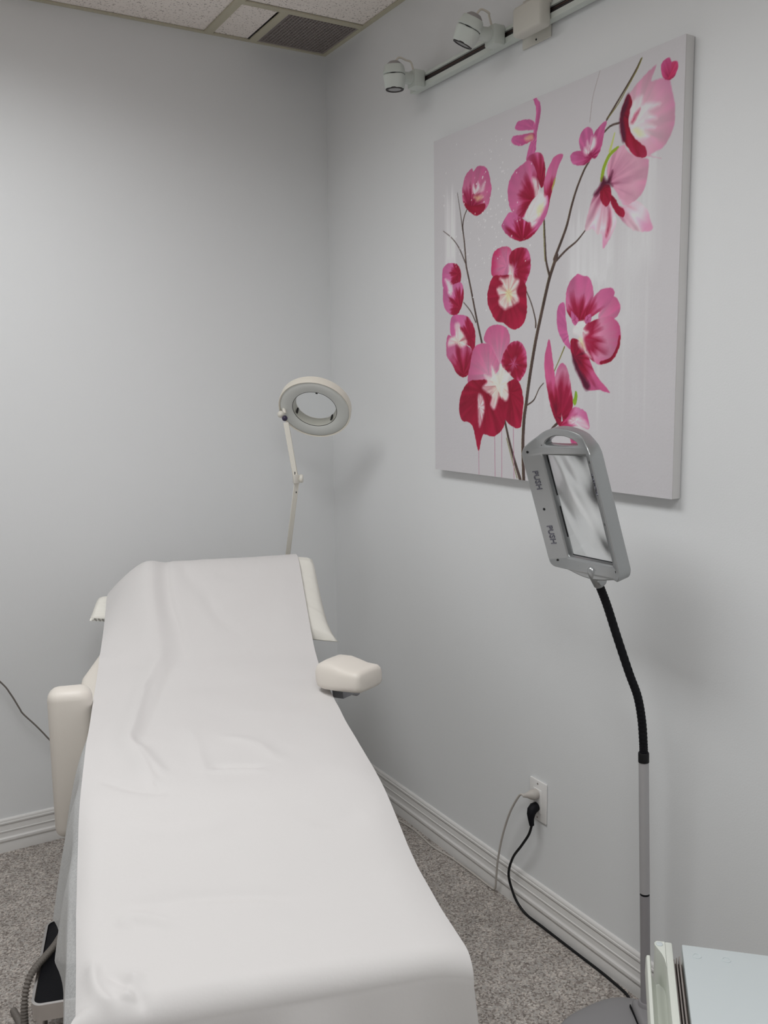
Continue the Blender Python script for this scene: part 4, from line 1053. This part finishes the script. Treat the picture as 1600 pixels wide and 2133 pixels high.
# thin bluish nonwoven sheet between paper and cushions, hanging down both sides
rows_ = [(a, b) for a, b in zip(sp_, zp_) if a >= 1.125 and b > float(zp(2.03))-.24][::2]
prof = [('L', h) for h in np.linspace(1, 0, 30)]+[('T', x) for x in np.linspace(-.286, .288, 40)[1:-1]]+[('R', h) for h in np.linspace(0, 1, 14)]
P = np.zeros((len(rows_), len(prof), 3))
for a, (s, z0) in enumerate(rows_):
    hf = min(1, max(0, (s-2.046)/.023)); z0 = z0-.0055*(1-hf); ys = -(s-.007*hf-.022*min(1, max(0, (float(zp(2.03))-.06-z0)/.06)))
    hl = (.245+.025*math.sin(s*9.0)+.022*math.sin(s*31+1))*float(np.interp(s, [1.60, 1.76, 2.03], [1, .66, .36]))
    grow = min(1, max(0, (s-1.125)/.20)); side = float(np.interp(s, [1.50, 1.64, 1.78, 2.0], [1.12, 1.12, .50, .15]))
    for b, (k, t) in enumerate(prof):
        if k == 'L':
            h = hl*t*(.25+.75*grow)
            wv = (.018*math.sin(s*27+.6)+.010*math.sin(s*52+2))*t*float(np.interp(s, [1.7, 2.03], [1, .5]))
            zl = min(z0, float(pap(-.2849+float(shift(s)), s))-.014) if s < 2.052 else z0-.012; x = -.2885-.040*math.sqrt(t)*grow*side+wv*grow*side-.014*(1-side)*(1-.6*hf); z = zl-.002-h
        elif k == 'T' and s < 2.052: x, z = t*.985, float(pap(t*.985+float(shift(s)), s))-.0045
        elif k == 'T': x, z = t*.985, z0-.004-.018*max(0, min(1, (t-.205)/.07))**2-.014*max(0, min(1, (-t-.24)/.045))**2
        else:
            h = (.075+.045*min(1, max(0, (s-1.55)/.2)))*t
            x = .2845+.010*math.sin(t*1.6)+.006*math.sin(s*13)*t; z = z0-.024-h
        P[a, b] = (x+float(shift(s)), ys, z)
sh = grid_obj('nonwoven_sheet', P, M_SHEET, 'thin translucent bluish sheet under the paper hanging beside the bed', 'sheet')

# ---------------------------------------------------------------- step stool by the bed
st = thing('step_stool', 'low chrome step stool with black rubber top at the bed\'s left', 'step stool', BO, BR)
x0, x1, y0, y1, zt_ = -.420, -.175, -1.470, -1.160, .220
box('rubber_mat', (x0+.006, y0+.006, zt_-.012), (x1-.006, y1-.006, zt_-.002), mat('stool_rubber', (.004, .004, .006, 1), .6, spec=.15, bump=.2, bscale=300), st, bev=.003)
bm = bmesh.new()
def rim(z): return [(x0, y0), (x1, y0), (x1, y1), (x0, y1)]
def rr(x0, x1, y0, y1, r, n=6):
    return rrect(x0, x1, y0, y1, r, n)
oo, ii = rr(x0, x1, y0, y1, .022), rr(x0+.0055, x1-.0055, y0+.0055, y1-.0055, .017)
L4 = [[bm.verts.new((x, y, z)) for x, y in q] for q, z in ((oo, zt_-.036), (oo, zt_-.001), (ii, zt_), (ii, zt_-.036))]
for A, B in zip(L4, L4[1:]+L4[:1]):
    for i in range(len(A)): bm.faces.new((A[i], A[(i+1) % len(A)], B[(i+1) % len(A)], B[i]))
from_bm('metal_rim', bm, M_CHROME, st, auto=40)
for sx, xx_ in ((-1, x0+.020), (1, x1-.020)):
    for sy, yy_ in ((-1, y0+.022), (1, y1-.022)):
        lg = tube('leg', [(xx_, yy_, zt_-.014), (xx_+sx*.004, yy_+sy*.006, .10), (xx_+sx*.008, yy_+sy*.014, .012)], .0105, M_CHROME, st, 14, 4)
        lathe('rubber_foot', [(0, 0), (.0150, 0), (.0155, .004), (.0125, .026), (0, .026)], M_BLACK, lg, 18, Matrix.Translation((xx_+sx*.008, yy_+sy*.014, 0)))
# corrugated cord over the stool
cc = [(-.30, -1.060, .20), (-.345, -1.130, .243), (-.362, -1.170, .2335), (-.374, -1.219, .2295), (-.387, -1.272, .2295), (-.403, -1.312, .2295), (-.419, -1.346, .2295), (-.432, -1.374, .222), (-.4395, -1.392, .200), (-.4430, -1.400, .165), (-.445, -1.395, .10),
      (-.448, -1.360, .040), (-.460, -1.300, .0115), (-.485, -1.215, .0090), (-.508, -1.160, .0090)]
cp = catmull(cc, 44)
bm = bmesh.new(); acc = 0; rad = []
for i, p in enumerate(cp):
    if i: acc += (cp[i]-cp[i-1]).length
    rad.append(.0068+.0015*math.sin(acc*2*math.pi/.0072))
add_tube(bm, cp, rad, 12)
co_ = from_bm('corrugated_cord', bm, M_CORDG, None, auto=80)
co_.location = BO; co_.rotation_euler = (0, 0, BR); tag(co_, 'grey corrugated cord lying across the black stool top', 'cord')

# ---------------------------------------------------------------- white drawer cart in the lower right corner
ct = thing('drawer_cart', 'white drawer cart with flat top in the lower right corner', 'cart', (-.486, -2.092, 0), R(-44.4))
bm = bmesh.new(); add_box(bm, (0, -.50, .05), (.40, 0, .586), .004, 2); from_bm('cabinet_body', bm, M_CART, ct, auto=35)
box('cart_top', (.000, -.502, .586), (.402, .002, .600), M_CARTTOP, ct, bev=.0018)
for x, y in ((.020, -.024), (.062, -.024)):
    lathe('stud', [(.0048, 0), (.0070, 0), (.0066, .0014), (.0052, .0014)], M_CARTTOP, ct, 24, Matrix.Translation((x, y, .5995)), closed=True)
for k, x in enumerate((-.0045, -.0085, -.0125)):
    box('drawer_slide', (x-.0010, -.485, .40), (x+.0010, -.018, .592-.003*k), M_SLIDE, ct)
box('slide_channel', (-.0140, -.49, .38), (-.0002, -.012, .575), mat('slide_brown', S(122, 110, 104), .6), ct)
# drawer front with a scooped grip: end block with an S curve, inner wall, floor and outer lip
dz0, dz1 = .34, .602
dr = box('drawer_front', (-.0255, -.500, dz0), (-.0145, 0, dz1), M_CART, ct, bev=.002)
S2 = [(-.0255, 0.0), (-.0360, 0.0), (-.0390, -.002), (-.0408, -.006), (-.0405, -.011), (-.0380, -.017), (-.0345, -.024), (-.0310, -.032), (-.0282, -.042), (-.0264, -.054), (-.0255, -.066)]
for (nm, sgn, y_) in (('grip_end', 1, 0.0), ('grip_end', -1, -.500)):
    bm = bmesh.new(); add_extrude(bm, [(x, y_+y*sgn) for x, y in S2], Matrix.Translation((0, 0, dz0)), dz1-dz0-.0004); from_bm(nm, bm, M_CART, dr, auto=40)
bm = bmesh.new(); add_extrude(bm, [(-.0255, dz1-.070), (-.0255, dz1-.045), (-.031, dz1-.054), (-.038, dz1-.057), (-.0455, dz1-.040), (-.0470, dz1-.012), (-.0485, dz1-.0095), (-.0525, dz1-.010), (-.0540, dz1-.014), (-.0545, dz1-.04), (-.0500, dz1-.080), (-.0400, dz1-.10), (-.0255, dz1-.11)],
            basis((1, 0, 0), (0, 0, 1), (0, -1, 0), (0, -.026, 0)), .450); from_bm('grip_lip', bm, M_CART, dr, auto=40)
lathe('hinge_pin', [(0, 0), (.0052, 0), (.0052, .0012), (.0040, .0020), (0, .0022)], M_CARTTOP, dr, 20, Matrix.Translation((-.0335, -.0085, dz1-.0006)))
bm = bmesh.new(); add_box(bm, (-.030, -.500, .07), (-.0005, 0, .33), .003, 2); from_bm('lower_drawer', bm, M_CART, ct, auto=35)
for x, y in ((.05, -.05), (.35, -.05), (.05, -.45), (.35, -.45)):
    bm = bmesh.new(); add_lathe(bm, [(0, -.010), (.022, -.010), (.024, -.007), (.024, .007), (.022, .010), (0, .010)], 20, axis_to((0, 1, 0), (x, y, .0245)))
    add_box(bm, (x-.012, y-.012, .040), (x+.012, y+.012, .052)); from_bm('caster', bm, M_CASTER, ct, auto=35)
